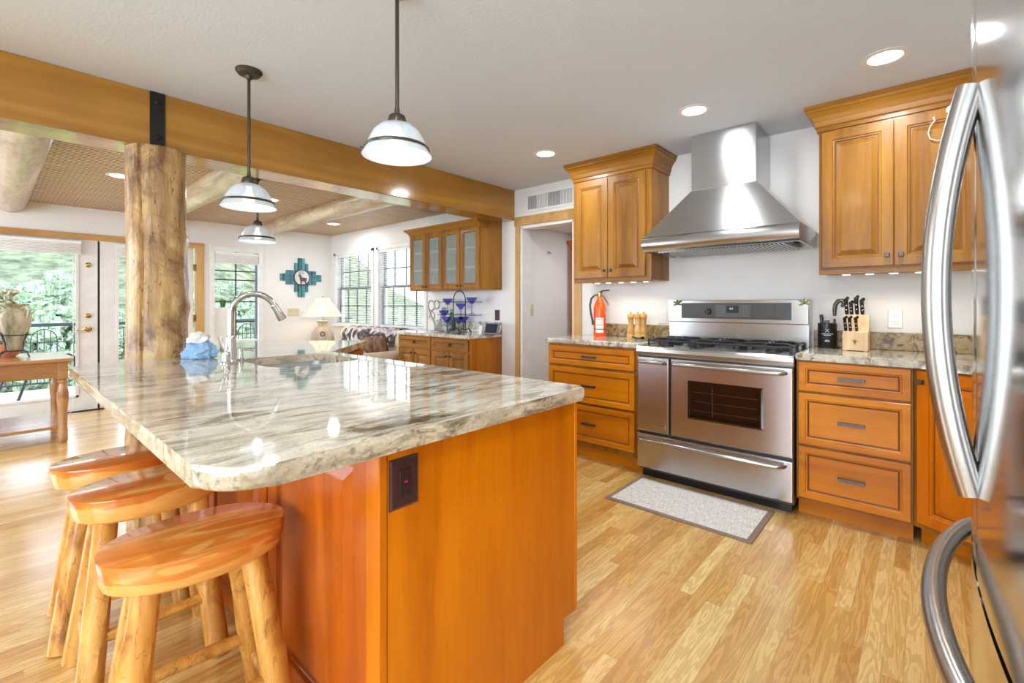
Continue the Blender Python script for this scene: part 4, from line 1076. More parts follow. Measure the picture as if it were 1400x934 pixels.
stool('log_stool', 'cedar slab log stool nearest the island end panel', .378, 1.485, 4, -.10)
stool('log_stool', 'middle cedar slab log stool of three at the island', .375, 2.035, 9, -.06)
stool('log_stool', 'cedar slab log stool farthest from the island end panel', .36, 2.46, 14, -.02)

# ------------------------------------------------------------------ pendants and recessed lights
def pendant(label, x, y, zr, zc, power):
    t = thing('pendant_lamp', label, 'pendant light', (x, y, zr), 'glass bell pendants over the island')
    obj('ceiling_canopy', MB().lathe([(.0, 0), (.062, 0), (.062, -.008), (.05, -.022), (.02, -.03), (.012, -.045), (0, -.046)], (x, y, zc)), M['bronze'], t)
    obj('rod', MB().cyl((x, y, zr+.16), (x, y, zc-.04), .0075, seg=12), M['bronze'], t)
    obj('cap', MB().lathe([(.034, .118), (.036, .128), (.030, .150), (.018, .158), (.010, .162), (.009, .18), (0, .18)], (x, y, zr)), M['bronze'], t)
    sd = obj('glass_shade', MB().lathe([(.130, .0), (.122, .012), (.113, .03), (.105, .055), (.088, .088), (.062, .112), (.034, .122), (.03, .119), (.058, .108), (.084, .084), (.101, .053), (.109, .029), (.118, .012), (.127, .0)], (x, y, zr), 40, False, False), M['alabaster'], t)
    obj('rim_band', MB().lathe([(.1145, .026), (.121, .022), (.123, .028), (.118, .034)], (x, y, zr), 40, False, False), M['bronze'], t)
    c = MB(); q = Vector((x, y, zr+.028)) + L*.121; c.tube([q, q+L*.018], [.006, .009], 8); obj('band_clasp', c, M['bronze'], t)
    obj('bulb', MB().lathe([(0, .02), (.018, .024), (.028, .042), (.024, .062), (.014, .08), (.013, .11), (0, .11)], (x, y, zr), 20), M['bulb'], t)
    l = bpy.data.lights.new('pendant_glow', 'POINT'); l.energy = power; l.color = (.97, .98, 1); l.shadow_soft_size = .03
    lo = bpy.data.objects.new('pendant_glow', l); COL.objects.link(lo); lo.parent = t; lo.location = (0, 0, -.015)
pendant('nearest glass bell pendant hanging highest in view over the island', 1.025, 1.495, 1.797, HC, .7)
pendant('middle glass bell pendant with visible dark ceiling canopy', .89, 2.61, 1.735, HC, .7)
pendant('farthest and smallest glass bell pendant hanging beyond the timber beam', 1.34, 3.757, 1.705, 2.199, .7)
def can(label, x, y, zc, power, grp='recessed ceiling lights', size=.075, color=(.94, .97, 1.0)):
    t = thing('ceiling_light', label, 'ceiling light', (x, y, zc), grp)
    obj('trim_ring', MB().lathe([(.070, -.004), (.098, -.003), (.098, -.0005), (.070, -.0005)], (x, y, zc), 36, False, False), M['white'], t)
    obj('lens', MB().lathe([(0, -.001), (.066, -.001), (.070, -.004), (0, -.0042)], (x, y, zc), 30), M['can'], t)
    l = bpy.data.lights.new('can_glow', 'AREA'); l.shape = 'DISK'; l.size = .13; l.energy = power; l.color = color
    lo = bpy.data.objects.new('can_glow', l); COL.objects.link(lo); lo.parent = t; lo.location = (0, 0, -.008)
can('recessed ceiling light left of the hood, farthest from the fridge', 2.957, 2.275, HC, 10)
can('recessed ceiling light in front of the range hood chimney', 2.911, 1.079, HC, 10)
can('recessed ceiling light above the wall cabinet by the fridge', 2.90, .152, HC, 10)
can('recessed light in the slatted ceiling by the blind windows', 3.166, 6.128, HL, 12)
for x, y in ((.2, .6), (-1.3, 1.6), (1.2, -.3)): can('added unseen ceiling light behind the viewer', x, y, HC, 11, 'added ceiling lights behind the viewer')  # unseen extra cans, added to light the kitchen
for x, y in ((.75, 5.2), (1.98, 5.2), (-1.2, 5.2)): can('added recessed light between the log joists', x, y, HL, 12, 'added lights between the log joists')  # assumed extra cans, added as room light for the living area

# ------------------------------------------------------------------ glass-door wall cabinet and buffet
t = thing('glass_cabinet', 'wooden wall cabinet with four frosted glass doors beside window', 'cabinet', (3.386, 4.06, 1.39))
y0, y1, zb, zt, X0 = 3.455, 4.665, 1.39, 2.07, 3.39
m = MB().box(X0, XW-.002, y0, y0+.02, zb, zt).box(X0, XW-.002, y1-.02, y1, zb, zt).box(X0, XW-.002, y0+.02, y1-.02, zb, zb+.02).box(X0, XW-.002, y0+.02, y1-.02, zt-.02, zt).box(X0, XW-.002, 4.05, 4.07, zb+.02, zt-.02)
obj('body', m, M['cab_v'], t)
obj('back', MB().box(XW-.012, XW-.003, y0+.02, y1-.02, zb+.02, zt-.02), M['cabinside'], t)
for z in (1.62, 1.83):
    obj('shelf', MB().box(X0+.02, XW-.015, y0+.021, 4.049, z, z+.022), M['white'], t); obj('shelf', MB().box(X0+.02, XW-.015, 4.071, y1-.021, z, z+.022), M['white'], t)
crown(X0, XW-.002, y0-.0015, y1, [(0.001, 2.035), (.008, 2.04), (.012, 2.062), (.03, 2.085), (.05, 2.10), (.06, 2.105), (.06, 2.125)], M['cab_h'], t, k0=0)
ws = [(4.36, 4.655, -1), (4.065, 4.352, 1), (3.765, 4.055, -1), (3.465, 3.757, 1)]
GL = [(0, 0), (0, .017), (.003, .02), (.05, .02), (.056, .012), (.062, .010), (.062, 0)]
for a, b, ks in ws:
    m = MB().frame_rings((X0, b, zb+.01), UW, Zv, b-a, .655, GL, cap=False); 
    d = obj('door', m, M['cab_v'], t)
    obj('frosted_pane', MB().box(X0-.008, X0-.004, a+.055, b-.055, zb+.065, zb+.61), M['frosted'], d)
    sq_knob((X0-.02, a+.025 if ks < 0 else b-.025, zb+.045), UW, NX, d, .02)
t = thing('buffet_cabinet', 'wooden buffet base cabinet with drawers under blue glassware', 'cabinet', (3.45, 4.1, 0))
BX = 3.26; y0, y1 = 3.455, 4.715
obj('body', MB().box(BX, XW-.002, y0, y1, .10, .875), M['buffetside'], t)
obj('toe_kick', MB().box(BX+.06, XW-.05, y0+.01, y1, 0, .10), M['honey_h'], t)
for a, b in ((3.49, 4.085), (4.10, 4.70)):
    d = front('drawer', (BX, b, .745), UW, b-a, .118, DRAWER, M['cab_h'], t); sq_knob((BX-.012, (a+b)/2, .803), UW, NX, d, .03)
    mid = (a+b)/2
    for c, e in ((a, mid-.003), (mid+.003, b)):
        d = front('door', (BX, e, .12), UW, e-c, .605, RAISED, M['cab_v'], t); sq_knob((BX-.02, e-.03 if c == a else c+.03, .68), UW, NX, d, .02)
t = thing('buffet_counter', 'granite buffet top carrying blue glassware by the doorway', 'countertop', (3.45, 4.1, .875))
obj('slab', worktop('', '', [(BX-.03, y0-.004), (XW-.002, y0-.004), (XW-.002, y1+.015), (BX-.03, y1+.015)], .876, .915), M['granite'], t)
obj('backsplash', MB().box(XW-.022, XW-.002, y0, 4.60, .915, 1.04, .004), M['granite'], t)
BT = .915
def gl_at(px, X): return at(px, 440, X=X).y
# blue margarita glasses on a wire rack
RXx = 3.52; ry = gl_at(628, RXx)
t = thing('glass_rack', 'dark wire rack with arched handle holding blue margarita glasses', 'glass rack', (RXx, ry, BT))
m = MB(); r = .006
hw = .10
m.tube([(RXx, ry+hw, BT+.03), (RXx, ry+hw, BT+.36)] + [(RXx, ry+hw*math.cos(a), BT+.36+.11*math.sin(a)) for a in [PI*k/12 for k in range(1, 12)]] + [(RXx, ry-hw, BT+.36), (RXx, ry-hw, BT+.03)], r, 8)
obj('arched_handle', m, M['iron'], t)
m = MB()
for z in (.20, .345):
    m.tube([(RXx, ry-.26, BT+z), (RXx, ry+.26, BT+z)], .005, 8).tube([(RXx-.10, ry-.26, BT+z), (RXx+.10, ry-.26, BT+z)], .004, 6).tube([(RXx-.10, ry+.26, BT+z), (RXx+.10, ry+.26, BT+z)], .004, 6)
obj('hanging_bars', m, M['iron'], t)
for s in (-1, 1):
    m = MB().tube([(RXx-.09, ry+s*hw, BT+.006), (RXx-.05, ry+s*hw, BT+.05), (RXx, ry+s*hw, BT+.03), (RXx+.05, ry+s*hw, BT+.05), (RXx+.09, ry+s*hw, BT+.006)], r, 8)
    obj('foot', m, M['iron'], t)
def marg(loc, label, inv=False):
    tt = thing('margarita_glass', label, 'glass', (0, 0, 0), 'blue margarita glasses on the buffet')
    obj('bowl', MB().lathe([(.012, .105), (.026, .112), (.030, .135), (.050, .148), (.058, .165), (.060, .18), (.057, .18), (.048, .151), (.027, .138), (.010, .112)], seg=26, cap0=True, cap1=True), M['blueglass'], tt)
    obj('stem', MB().lathe([(.0, .105), (.007, .10), (.0055, .05), (.008, .012), (.036, .003), (.037, 0), (0, 0)], seg=20), M['clearglass'], tt)
    tt.location = loc; return tt
g0 = marg((RXx-.10, ry+.10, BT), 'blue stemmed glass standing left under the wire rack')
spots = [((RXx+.04, gl_at(612, RXx+.04), BT+.205), 'blue stemmed glass highest on left side of the wire rack'), ((RXx-.02, gl_at(645, RXx-.02), BT+.215), 'blue stemmed glass on right side of the wire rack'),
         ((RXx-.11, gl_at(627, RXx-.11), BT), 'blue stemmed glass standing in front of the wire rack'), ((RXx+.07, gl_at(630, RXx+.07), BT+.15), 'blue stemmed glass high in the middle behind the rack handle'),
         ((RXx+.09, gl_at(634, RXx+.09), BT), 'blue stemmed glass standing at back of the rack middle'), ((RXx-.05, gl_at(607, RXx-.05), BT+.07), 'blue stemmed glass lower on left side of the wire rack')]
for loc, lb in spots: dup(g0, loc, lb)
# clear decanter behind the rack and grey looped stand
cy = gl_at(617, 3.60)
t = thing('glass_decanter', 'pale glass decanter standing behind the wire rack', 'decanter', (3.60, cy, BT))
obj('vessel', MB().lathe([(.0, .002), (.05, .002), (.056, .01), (.056, .12), (.04, .16), (.018, .19), (.016, .22), (.02, .225), (.014, .22), (.014, .19), (.05, .12), (.05, .012), (0, .01)], (3.60, cy, BT)), M['clearglass'], t)
obj('stopper', MB().lathe([(0, .21), (.013, .21), (.014, .228), (.02, .24), (.016, .26), (0, .265)], (3.60, cy, BT)), M['clearglass'], t)
sx, sy = 3.50, gl_at(598, 3.50)
t = thing('scroll_stand', 'grey curled metal stand with open loops left of glasses', 'stand', (sx, sy, BT))
m = MB()
def loop(c, r_, a0, a1, n=18): return [(sx, sy + c[0] + r_*math.cos(a0+(a1-a0)*k/n), BT + c[1] + r_*math.sin(a0+(a1-a0)*k/n)) for k in range(n+1)]
m.tube([(sx, sy+.01, BT+.014), (sx, sy+.06, BT+.10), (sx, sy+.13, BT+.2)] + loop((.115, .30), .06, -.9, PI*1.5), .011, 8)
m.tube(loop((.015, .315), .05, PI*1.3, -PI*.6), .010, 8).tube(loop((.10, .18), .045, -.6, PI*1.6), .009, 8)
obj('large_scroll', m, M['ropewire'], t)
m = MB()
for k in range(5):
    m.tube([(sx-.03+.015*k, sy+.03-.02*k, BT+.008), (sx, sy-.02-.012*k, BT+.10+.02*k), (sx+.02, sy-.05-.016*k, BT+.22+.02*(k % 2)), (sx, sy-.09-.018*k, BT+.28)], .006, 6)
obj('scroll_stems', m, M['ropewire'], t)
obj('foot', MB().lathe([(0, 0), (.08, 0), (.08, .008), (.03, .02), (0, .022)], (sx, sy, BT)), M['ropewire'], t)
# tilted digital frame, card, brown wall switch
fy = gl_at(672, 3.50)
t = thing('digital_frame', 'grey tilted digital photo frame at doorway end of buffet', 'photo frame', (3.5, fy, BT))
R = Matrix.Rotation(-.35, 4, 'Y')
T_ = Matrix.Translation((3.49, fy, BT+.002)) @ Matrix.Rotation(.25, 4, 'Z') @ Matrix.Rotation(.35, 4, 'Y')
obj('bezel', MB().box(-.012, .012, -.085, .085, 0, .125, .004).xf(T_), M['bezel'], t)
obj('screen', MB().box(-.014, -.0115, -.07, .07, .014, .112).xf(T_), M['screen'], t)
obj('kickstand', MB().box(.012, .06, -.03, .03, 0, .012, .002).xf(Matrix.Translation((3.49, fy, BT+.0)) @ Matrix.Rotation(.25, 4, 'Z')), M['bezel'], t)
cy = gl_at(658, 3.58); m = MB().loft([[(3.56, cy-.025, BT), (3.56, cy+.025, BT), (3.575, cy+.025, BT+.09), (3.575, cy-.025, BT+.09)], [(3.562, cy-.025, BT), (3.562, cy+.025, BT), (3.577, cy+.025, BT+.09), (3.577, cy-.025, BT+.09)]], smooth=False)
m.loft([[(3.60, cy-.025, BT), (3.60, cy+.025, BT), (3.578, cy+.025, BT+.09), (3.578, cy-.025, BT+.09)], [(3.602, cy-.025, BT), (3.602, cy+.025, BT), (3.58, cy+.025, BT+.09), (3.58, cy-.025, BT+.09)]], smooth=False)
tag(obj('folded_card', m, M['label']), 'small white folded card standing beside the digital frame', 'card')
def plate(label, axis, c, w, h, mat, devs, name='outlet', kind='outlet'):
    """wall plate; axis 'x' on the east wall, 'y' on the north wall"""
    t = thing(name, label, kind, c)
    if axis == 'x': O, U = (c[0], c[1]+w/2, c[2]-h/2), UW
    else: O, U = (c[0]-w/2, c[1], c[2]-h/2), Vector((1, 0, 0))
    obj('plate', MB().frame_rings(O, U, Zv, w, h, [(0, 0), (0, .002), (.004, .006), (.006, .0065)]), mat, t)
    N = U.cross(Zv)
    for (du, dz, dw, dh) in devs:
        p = Vector(c) + U*(du-dw/2) + Zv*(dz-dh/2); obj('device' if kind == 'outlet' else 'toggle', MB().frame_rings(p, U, Zv, dw, dh, [(0, .006), (0, .0095), (.002, .011)]), mat, t)
        if kind == 'outlet':
            s = MB()
            for z in (-.018, .018):
                for q in (-.006, .006):
                    a = Vector(c) + U*(du+q-.001) + Zv*(dz+z-.004); s.frame_rings(a, U, Zv, .002, .008, [(0, .0105), (0, .0114)])
            obj('slots', s, M['black'], t)
p = at(680, 431, X=XW); plate('dark brown outlet on white wall above the digital frame', 'x', (XW, p.y, p.z), .07, .115, M['brownplate'], [(0, 0, .034, .07)])
p = at(1224, 436, X=XW); plate('white wall outlet right of the knife block', 'x', (XW, p.y, p.z), .072, .118, M['whiteplate'], [(0, 0, .034, .07)])
p = at(906, 433, X=XW); plate('white wall outlet between pepper mills and range', 'x', (XW, p.y, p.z), .072, .118, M['whiteplate'], [(0, 0, .034, .07)])
p = at(401, 427, Y=YN); plate('almond triple switch plate below turquoise wall ornament', 'y', (p.x, YN, p.z), .17, .115, M['almond'], [(-.047, 0, .011, .026), (0, 0, .011, .026), (.047, 0, .011, .026)], 'switch_plate', 'switch')
p = at(726, 424, Y=3.18); 
t = thing('light_switch', 'almond light switch on white hall wall inside doorway', 'switch', (p.x, 3.18, p.z))
obj('plate', MB().box(p.x-.036, p.x+.036, 3.172, 3.18, p.z-.058, p.z+.058, .002), M['almond'], t)
obj('toggle', MB().box(p.x-.006, p.x+.006, 3.160, 3.172, p.z-.012, p.z+.012, .002), M['almond'], t)
p = at(749, 345, Y=3.18); t = thing('wall_hook', 'tiny metal hook on white hall wall above the switch', 'hook', (p.x, 3.18, p.z))
obj('hook', MB().cyl((p.x, 3.18, p.z), (p.x, 3.155, p.z), .006, seg=10).tube([(p.x, 3.157, p.z), (p.x, 3.15, p.z-.02), (p.x, 3.14, p.z-.012)], .004, 8), M['bronze'], t)
# tall cabinet at the end of the hall
t = thing('hall_cabinet', 'tall brown wooden cabinet deep in hall beyond doorway', 'cabinet', (4.8, 3.0, 0))
obj('body', MB().box(4.56, 5.2, 2.6, 3.145, 0, 1.93, .003), M['red_v'], t)
crown(4.56, 5.2, 2.6, 3.145, [(0, 1.90), (.01, 1.91), (.03, 1.96), (.03, 1.985)], M['red_v'], t)
m = MB().frame_rings((4.58, 2.6, .1), (1, 0, 0), Zv, .6, 1.78, RAISED); obj('door', m, M['red_v'], t)
m = MB().frame_rings((4.56, 3.13, .1), UW, Zv, .52, 1.78, RAISED); d = obj('door', m, M['red_v'], t); sq_knob((4.54, 2.66, 1.0), UW, NX, d)
# supply vent over the doorway
t = thing('air_vent', 'white louvred air vent on wall above the doorway', 'air vent', (XW, 2.80, 2.28))
vy0, vy1, vz0, vz1 = 2.50, 3.11, 2.185, 2.375
obj('frame', MB().frame_rings((XW, vy1, vz0), UW, Zv, vy1-vy0, vz1-vz0, [(0, 0), (0, .006), (.004, .010), (.026, .010), (.028, .002)], cap=False), M['white'], t)
obj('backing', MB().box(XW-.003, XW-.001, vy0+.01, vy1-.01, vz0+.01, vz1-.01), plain('vent_dark', C(140,138,134), .8), t)
m = MB(); n = 34
for k in range(n):
    y = vy0+.032+(vy1-vy0-.064)*k/(n-1); R3 = Matrix.Rotation(.55 if (k//9) % 2 else -.55, 3, 'Z'); m.box(XW-.012, XW-.003, y-.001, y+.001, vz0+.028, vz1-.028, rot=R3)
o = obj('louvres', m, M['white'], t)

# ------------------------------------------------------------------ things on the range wall counters
ex = 3.57; ey = at(820, 440, X=ex).y; z = CT1
t = thing('fire_extinguisher', 'orange red fire extinguisher standing on left counter by doorway', 'fire extinguisher', (ex, ey, z))
obj('cylinder', MB().lathe([(0, 0), (.050, .0), (.053, .006), (.053, .245), (.048, .27), (.034, .305), (.021, .335), (.018, .35), (0, .35)], (ex, ey, z), 32), M['redex'], t)
m = MB().lathe([(.0, .345), (.019, .345), (.021, .36), (.021, .385), (.012, .392), (0, .392)], (ex, ey, z), 20)
obj('valve', m, M['brass'], t)
m = MB(); U2 = Vector((.6652, -.7466, 0)); E0 = Vector((ex, ey, z))
m.tube([E0+Zv*.385, E0+U2*.03+Zv*.40, E0+U2*.085+Zv*.405], [.009, .008, .006], 8, flat=1.3).tube([E0+Zv*.36, E0+U2*.03+Zv*.35, E0+U2*.07+Zv*.295, E0+U2*.078+Zv*.275], [.008, .008, .006, .005], 8)
obj('lever', m, M['chrome'], t)
obj('hose', MB().tube([E0-U2*.012+Zv*.365, E0-U2*.045+Zv*.362, E0-U2*.075+Zv*.33, E0-U2*.086+Zv*.27, E0-U2*.078+Zv*.2, E0-U2*.064+Zv*.14, E0-U2*.060+Zv*.10], [.009, .009, .009, .009, .009, .009, .010], 10), M['rubber'], t)
a0 = math.atan2(-.7, -.71)
rr = .0538; pl = [(ex+rr*math.cos(a), ey+rr*math.sin(a)) for a in [a0-.95+1.35*k/12 for k in range(13)]]; pl = [(p[0]+.0, p[1]) for p in pl]
m = MB().loft([[(x, y, z+.035) for x, y in pl], [(x, y, z+.165) for x, y in pl]], cap0=False, cap1=False, closed=False)
obj('instruction_label', m, M['label'], t)
m = MB(); rr = .0541
for zz, hh in ((.15, .007), (.137, .003), (.128, .003), (.119, .003), (.10, .012), (.082, .003), (.072, .003)):
    q = [(ex+rr*math.cos(a), ey+rr*math.sin(a)) for a in [a0-.85+1.1*k/8 for k in range(9)]]
    m.loft([[(x, y, z+zz) for x, y in q], [(x, y, z+zz+hh*.6) for x, y in q]], cap0=False, cap1=False, closed=False)
obj('label_print', m, plain('print_grey', C(150,148,150), .6), t)
obj('strap', MB().lathe([(.0535, .062), (.0548, .062), (.0548, .068), (.0535, .068)], (ex, ey, z), 32, False, False), M['black'], t)
def mill(px, X, label, first=None):
    y = at(px, 440, X=X).y
    if first: return dup(first, (X, y, CT1), label)
    tt = thing('pepper_mill', label, 'pepper mill', (0, 0, 0), 'wooden mills by the range')
    obj('body', MB().lathe([(0, 0), (.030, 0), (.031, .01), (.031, .035), (.029, .038), (.031, .042), (.031, .075), (.027, .09), (.020, .125), (.0235, .16), (.025, .165), (0, .165)], seg=26), M['millwood'], tt)
    hd = obj('turning_head', MB().lathe([(0, .166), (.022, .166), (.030, .175), (.030, .188), (.022, .203), (.010, .208), (0, .208)], seg=26), M['millwood'], tt)
    obj('finial', MB().lathe([(0, .207), (.004, .207), (.007, .214), (.005, .221), (0, .222)], seg=14), M['chrome'], hd)
    tt.location = (X, y, CT1); return tt
m1 = mill(862.5, 3.50, 'light wood pepper mill leftmost of three beside the extinguisher'); mill(872, 3.52, 'light wood pepper mill in the middle of three', m1); mill(879.8, 3.54, 'light wood pepper mill nearest the range', m1)
# black canister with gadgets
kx = 3.62; ky = at(1131, 450, X=kx).y
t = thing('utensil_canister', 'glossy black canister with printed marks left of knife block', 'canister', (kx, ky, CT1))
obj('canister', MB().lathe([(0, 0), (.050, 0), (.052, .004), (.052, .158), (.050, .16), (.047, .158), (.047, .02), (0, .02)], (kx, ky, CT1), 36), M['black'], t)
m = MB(); aC = math.atan2(-ky, -kx)
def cpt(da, z_, r_=.0526): return Vector((kx+r_*math.cos(aC+da), ky+r_*math.sin(aC+da), CT1+z_))
for s in (-1, 1): m.tube([cpt(-.2*s, .103), cpt(0, .114), cpt(.2*s, .125)], .0012, 6)
for z_, ha in ((.092, .62), (.084, .38), (.052, .2), (.045, .26)): m.tube([cpt(-ha+2*ha*k/8, z_) for k in range(9)], .0017, 6)
obj('printed_marks', m, M['label'], t)
t2 = thing('kitchen_tool', 'black handled tool sticking up from the black canister', 'kitchen tool', (kx, ky, CT1+.03))
obj('handle', MB().tube([(kx, ky+.025, CT1+.03), (kx, ky+.028, CT1+.15), (kx, ky+.03, CT1+.19), (kx+.003, ky+.034, CT1+.215)], [.005, .007, .012, .009], 10), M['black'], t2)
obj('collar', MB().box(kx-.012, kx+.012, ky-.012, ky+.016, CT1+.03, CT1+.178, .004), M['panelgray'], t2)
# kitchen shears hooked over canister edge (grey curved tool)
c0 = at(1144, 448, X=kx)
t2 = thing('bottle_tool', 'dark steel curved kitchen tool leaning between canister and knife block', 'kitchen tool', (kx, c0.y, CT1+.03))
def kp(px, py, X): return at(px, py, X=X)
obj('curved_grip', MB().tube([kp(1141, 432, kx), kp(1141, 424, kx), kp(1142, 417, kx), kp(1146, 411.5, kx), kp(1151, 411, kx), kp(1154, 415, kx), kp(1151, 420, kx)], [.009, .012, .013, .014, .014, .014, .009], 12), plain('gun_metal', C(92,88,82), .3, .8), t2)
obj('shank', MB().tube([kp(1141, 436, kx), kp(1142, 450, kx), kp(1142, 466, kx)], [.009, .007, .005], 8), M['chrome'], t2)
# knife block
bx_, by_ = 3.52, at(1170, 470, X=3.52).y
t = thing('knife_block', 'pale wooden knife block with stepped top on right counter', 'knife block', (bx_, by_, CT1))
hw = .062
profb = [(bx_-.045, CT1+.004), (bx_+.10, CT1+.004), (bx_+.10, CT1+.215), (bx_+.055, CT1+.215), (bx_+.012, CT1+.12), (bx_-.045, CT1+.112)]
m = MB().loft([[(x, by_-hw, z_) for x, z_ in profb], [(x, by_+hw, z_) for x, z_ in profb]], smooth=False); obj('block', m, M['blockwood'], t)
m = MB()
for q in (-.05, .05): m.box(bx_-.04, bx_+.09, by_+q-.008, by_+q+.008, CT1, CT1+.005)
obj('feet', m, M['blockwood'], t)
m = MB(); X_ = bx_-.0462
for k in range(5):
    a = PI/2 + (k-2)*.62; m.tube([(X_, by_, CT1+.055), (X_, by_-.017*math.cos(a), CT1+.055+.019*math.sin(a))], [.003, .0008], 6)
m.tube([(X_, by_, CT1+.056), (X_, by_+.006, CT1+.036)], [.0024, .0008], 6).tube([(X_, by_, CT1+.056), (X_, by_-.007, CT1+.036)], [.0024, .0008], 6)
obj('burnt_emblem', m, plain('emblem_brown', C(120,88,48), .7), t)
def knife(p, tilt, ln, w_, label, bolster=True):
    tt = thing('kitchen_knife', label, 'knife', (p.x, p.y, p.z), 'knives in the block')
    d = Vector((tilt[0], tilt[1], 1)).normalized(); q = Vector(p)
    obj('handle', MB().tube([q+d*.004, q+d*.02, q+d*ln*.5, q+d*ln*.85, q+d*ln+Vector((-.006, -.012, -.004))], [w_*.85, w_, w_*.9, w_*1.15, w_*.85], 12, flat=.65), M['black'], tt)
    m = MB()
    for s in (.28, .52, .76):
        r_ = q + d*ln*s; m.sphere((r_.x-w_*.75, r_.y, r_.z), w_*.36, 8, 6)
    obj('rivets', m, M['chrome'], tt)
    b = q - d*.06; obj('blade', MB().loft([[q+Vector((.0008, .009, .002))+d*.004, q+Vector((.0008, -.009, .002))+d*.004, q+Vector((-.0008, -.009, .002))+d*.004, q+Vector((-.0008, .009, .002))+d*.004], [b+Vector((.0008, .008, 0)), b+Vector((.0008, -.008, 0)), b+Vector((-.0008, -.008, 0)), b+Vector((-.0008, .008, 0))]], smooth=False), M['chrome'], tt)
for px, lb in ((1156.5, 'short black steak knife leftmost in lower row of block'), (1163, 'short black steak knife in middle of lower row of block'), (1171.5, 'short black steak knife on right of lower row of block')):
    y = at(px, 450, X=bx_-.012).y; knife(Vector((bx_-.012, y, CT1+.117)), (-.18, .06), .095, .0135, lb)
X2 = bx_+.066
for px, ln, lb in ((1158, .13, 'long black knife leftmost in the upper row of block'), (1164.5, .10, 'slim black honing handle in upper row of block'), (1172, .14, 'long black knife with curved butt in upper row of block'), (1179.5, .12, 'long black knife on right end of upper row of block')):
    y = at(px, 435, X=X2).y; knife(Vector((X2, y, CT1+.217)), (-.12, .05), ln*.86, .0165, lb)
# acrylic hook on the right-hand door
hx = 3.386-.022
def hp_(px, py): return at(px, py, X=hx-.012)
t = thing('adhesive_hook', 'clear curved plastic hook stuck on cabinet door near fridge handle', 'hook', tuple(hp_(1300, 148)))
c = hp_(1301, 148); obj('suction_pad', MB().lathe([(0, 0), (.022, 0), (.018, .008), (.008, .018), (0, .02)]).xf(Matrix.Translation((hx+.003, c.y, c.z)) @ Matrix.Rotation(-PI/2, 4, 'Y')), M['white'], t)
pts = [hp_(*q) for q in ((1276, 160), (1278, 165), (1272, 172), (1269, 182), (1272, 190), (1281, 192), (1292, 191), (1300, 185), (1304, 172), (1303, 158), (1301, 149))]
obj('hook', MB().tube(pts, [.005, .0032, .003, .003, .003, .003, .003, .003, .003, .003, .004], 8), M['hookplastic'], t)

# ------------------------------------------------------------------ living room
t = thing('sofa', 'cream rolled-arm sofa under the blind windows', 'sofa', (3.2, 5.6, 0))
sy0, sy1 = 4.80, 6.36
def roll(y0_, y1_, x0_, x1_, z0_, z1_, name, axis):
    m = MB(); n = 16; prof = []
    rad = (x1_-x0_)/2; c = (x0_+x1_)/2
    prof = [(x0_+.02, z0_), (x0_+.02, z1_-rad*1.4)] + [(c - rad*math.cos(a), z1_-rad + rad*math.sin(a)) for a in [PI*(-.12+1.24*k/n) for k in range(n+1)]] + [(x1_-.02, z1_-rad*1.4), (x1_-.02, z0_)]
    if axis == 'y': m.loft([[(x, y0_, z) for x, z in prof], [(x, y1_, z) for x, z in prof]])
    else: m.loft([[(y0_, x, z) for x, z in prof], [(y1_, x, z) for x, z in prof]])
    return obj(name, m, M['sofa'], t)
roll(sy0+.03, sy1-.03, 3.36, 3.66, .10, .915, 'backrest', 'y')
roll(2.74, 3.40, sy0, sy0+.24, .10, .66, 'arm', 'x'); roll(2.74, 3.40, sy1-.24, sy1, .10, .66, 'arm', 'x')
obj('base', MB().box(2.80, 3.55, sy0+.1, sy1-.1, .10, .30, .01), M['sofa'], t)
for k in range(2):
    a = sy0+.24+k*(sy1-sy0-.48)/2; obj('seat_cushion', MB().box(2.74, 3.38, a+.004, a+(sy1-sy0-.48)/2-.004, .30, .46, .03, 3), M['sofa'], t)
for x in (2.82, 3.58):
    for y in (sy0+.06, sy1-.06): obj('foot', MB().cyl((x, y, 0), (x, y, .10), .02, .028), M['tablewood'], t)
m = MB(); prof = [(3.345, .72)] + [(3.51-.163*math.cos(a), .765+.163*math.sin(a)) for a in [PI*k/12 for k in range(13)]] + [(3.675, .72)]
n = 20; rings = []
for k in range(n+1):
    y = sy0+.15 + (sy1-sy0-.25)*k/n; rings.append([(x+(.006*math.sin(k*1.7+x*20)), y, z_+.004*math.sin(k*2.1)) for x, z_ in prof])
m.loft(rings, closed=False, cap0=False, cap1=False)
tag(obj('throw_blanket', m, M['throw']), 'southwestern patterned throw draped along back of the sofa', 'blanket')
o = obj('throw_pillow', MB().box(-.06, .06, -.2, .2, -.17, .17, .055, 4).xf(Matrix.Translation((3.20, 5.14, .66)) @ Matrix.Rotation(-.3, 4, 'Y') @ Matrix.Rotation(.2, 4, 'Z')), M['pillow']); tag(o, 'dark brown pillow leaning in right corner of the sofa', 'pillow')
o = obj('bolster_pillow', MB().tube([(2.98, 5.06, .58), (2.97, 5.08, .58), (2.93, 5.32, .58), (2.92, 5.34, .58)], [.05, .105, .105, .05], 18), M['bolster']); tag(o, 'white round bolster pillow before the brown sofa pillow', 'pillow')
lx, ly = 3.30, 6.72
t = thing('end_table', 'small wooden end table under the pottery lamp', 'table', (lx, ly, 0))
obj('top', MB().box(lx-.27, lx+.27, ly-.27, ly+.27, .58, .61, .006), M['tablewood'], t)
for sx_ in (-.23, .23):
    for sy_ in (-.23, .23): obj('leg', MB().cyl((lx+sx_, ly+sy_, 0), (lx+sx_, ly+sy_, .58), .018, .024), M['tablewood'], t)
t = thing('table_lamp', 'pottery table lamp with cream cone shade in the corner', 'lamp', (lx, ly, .61))
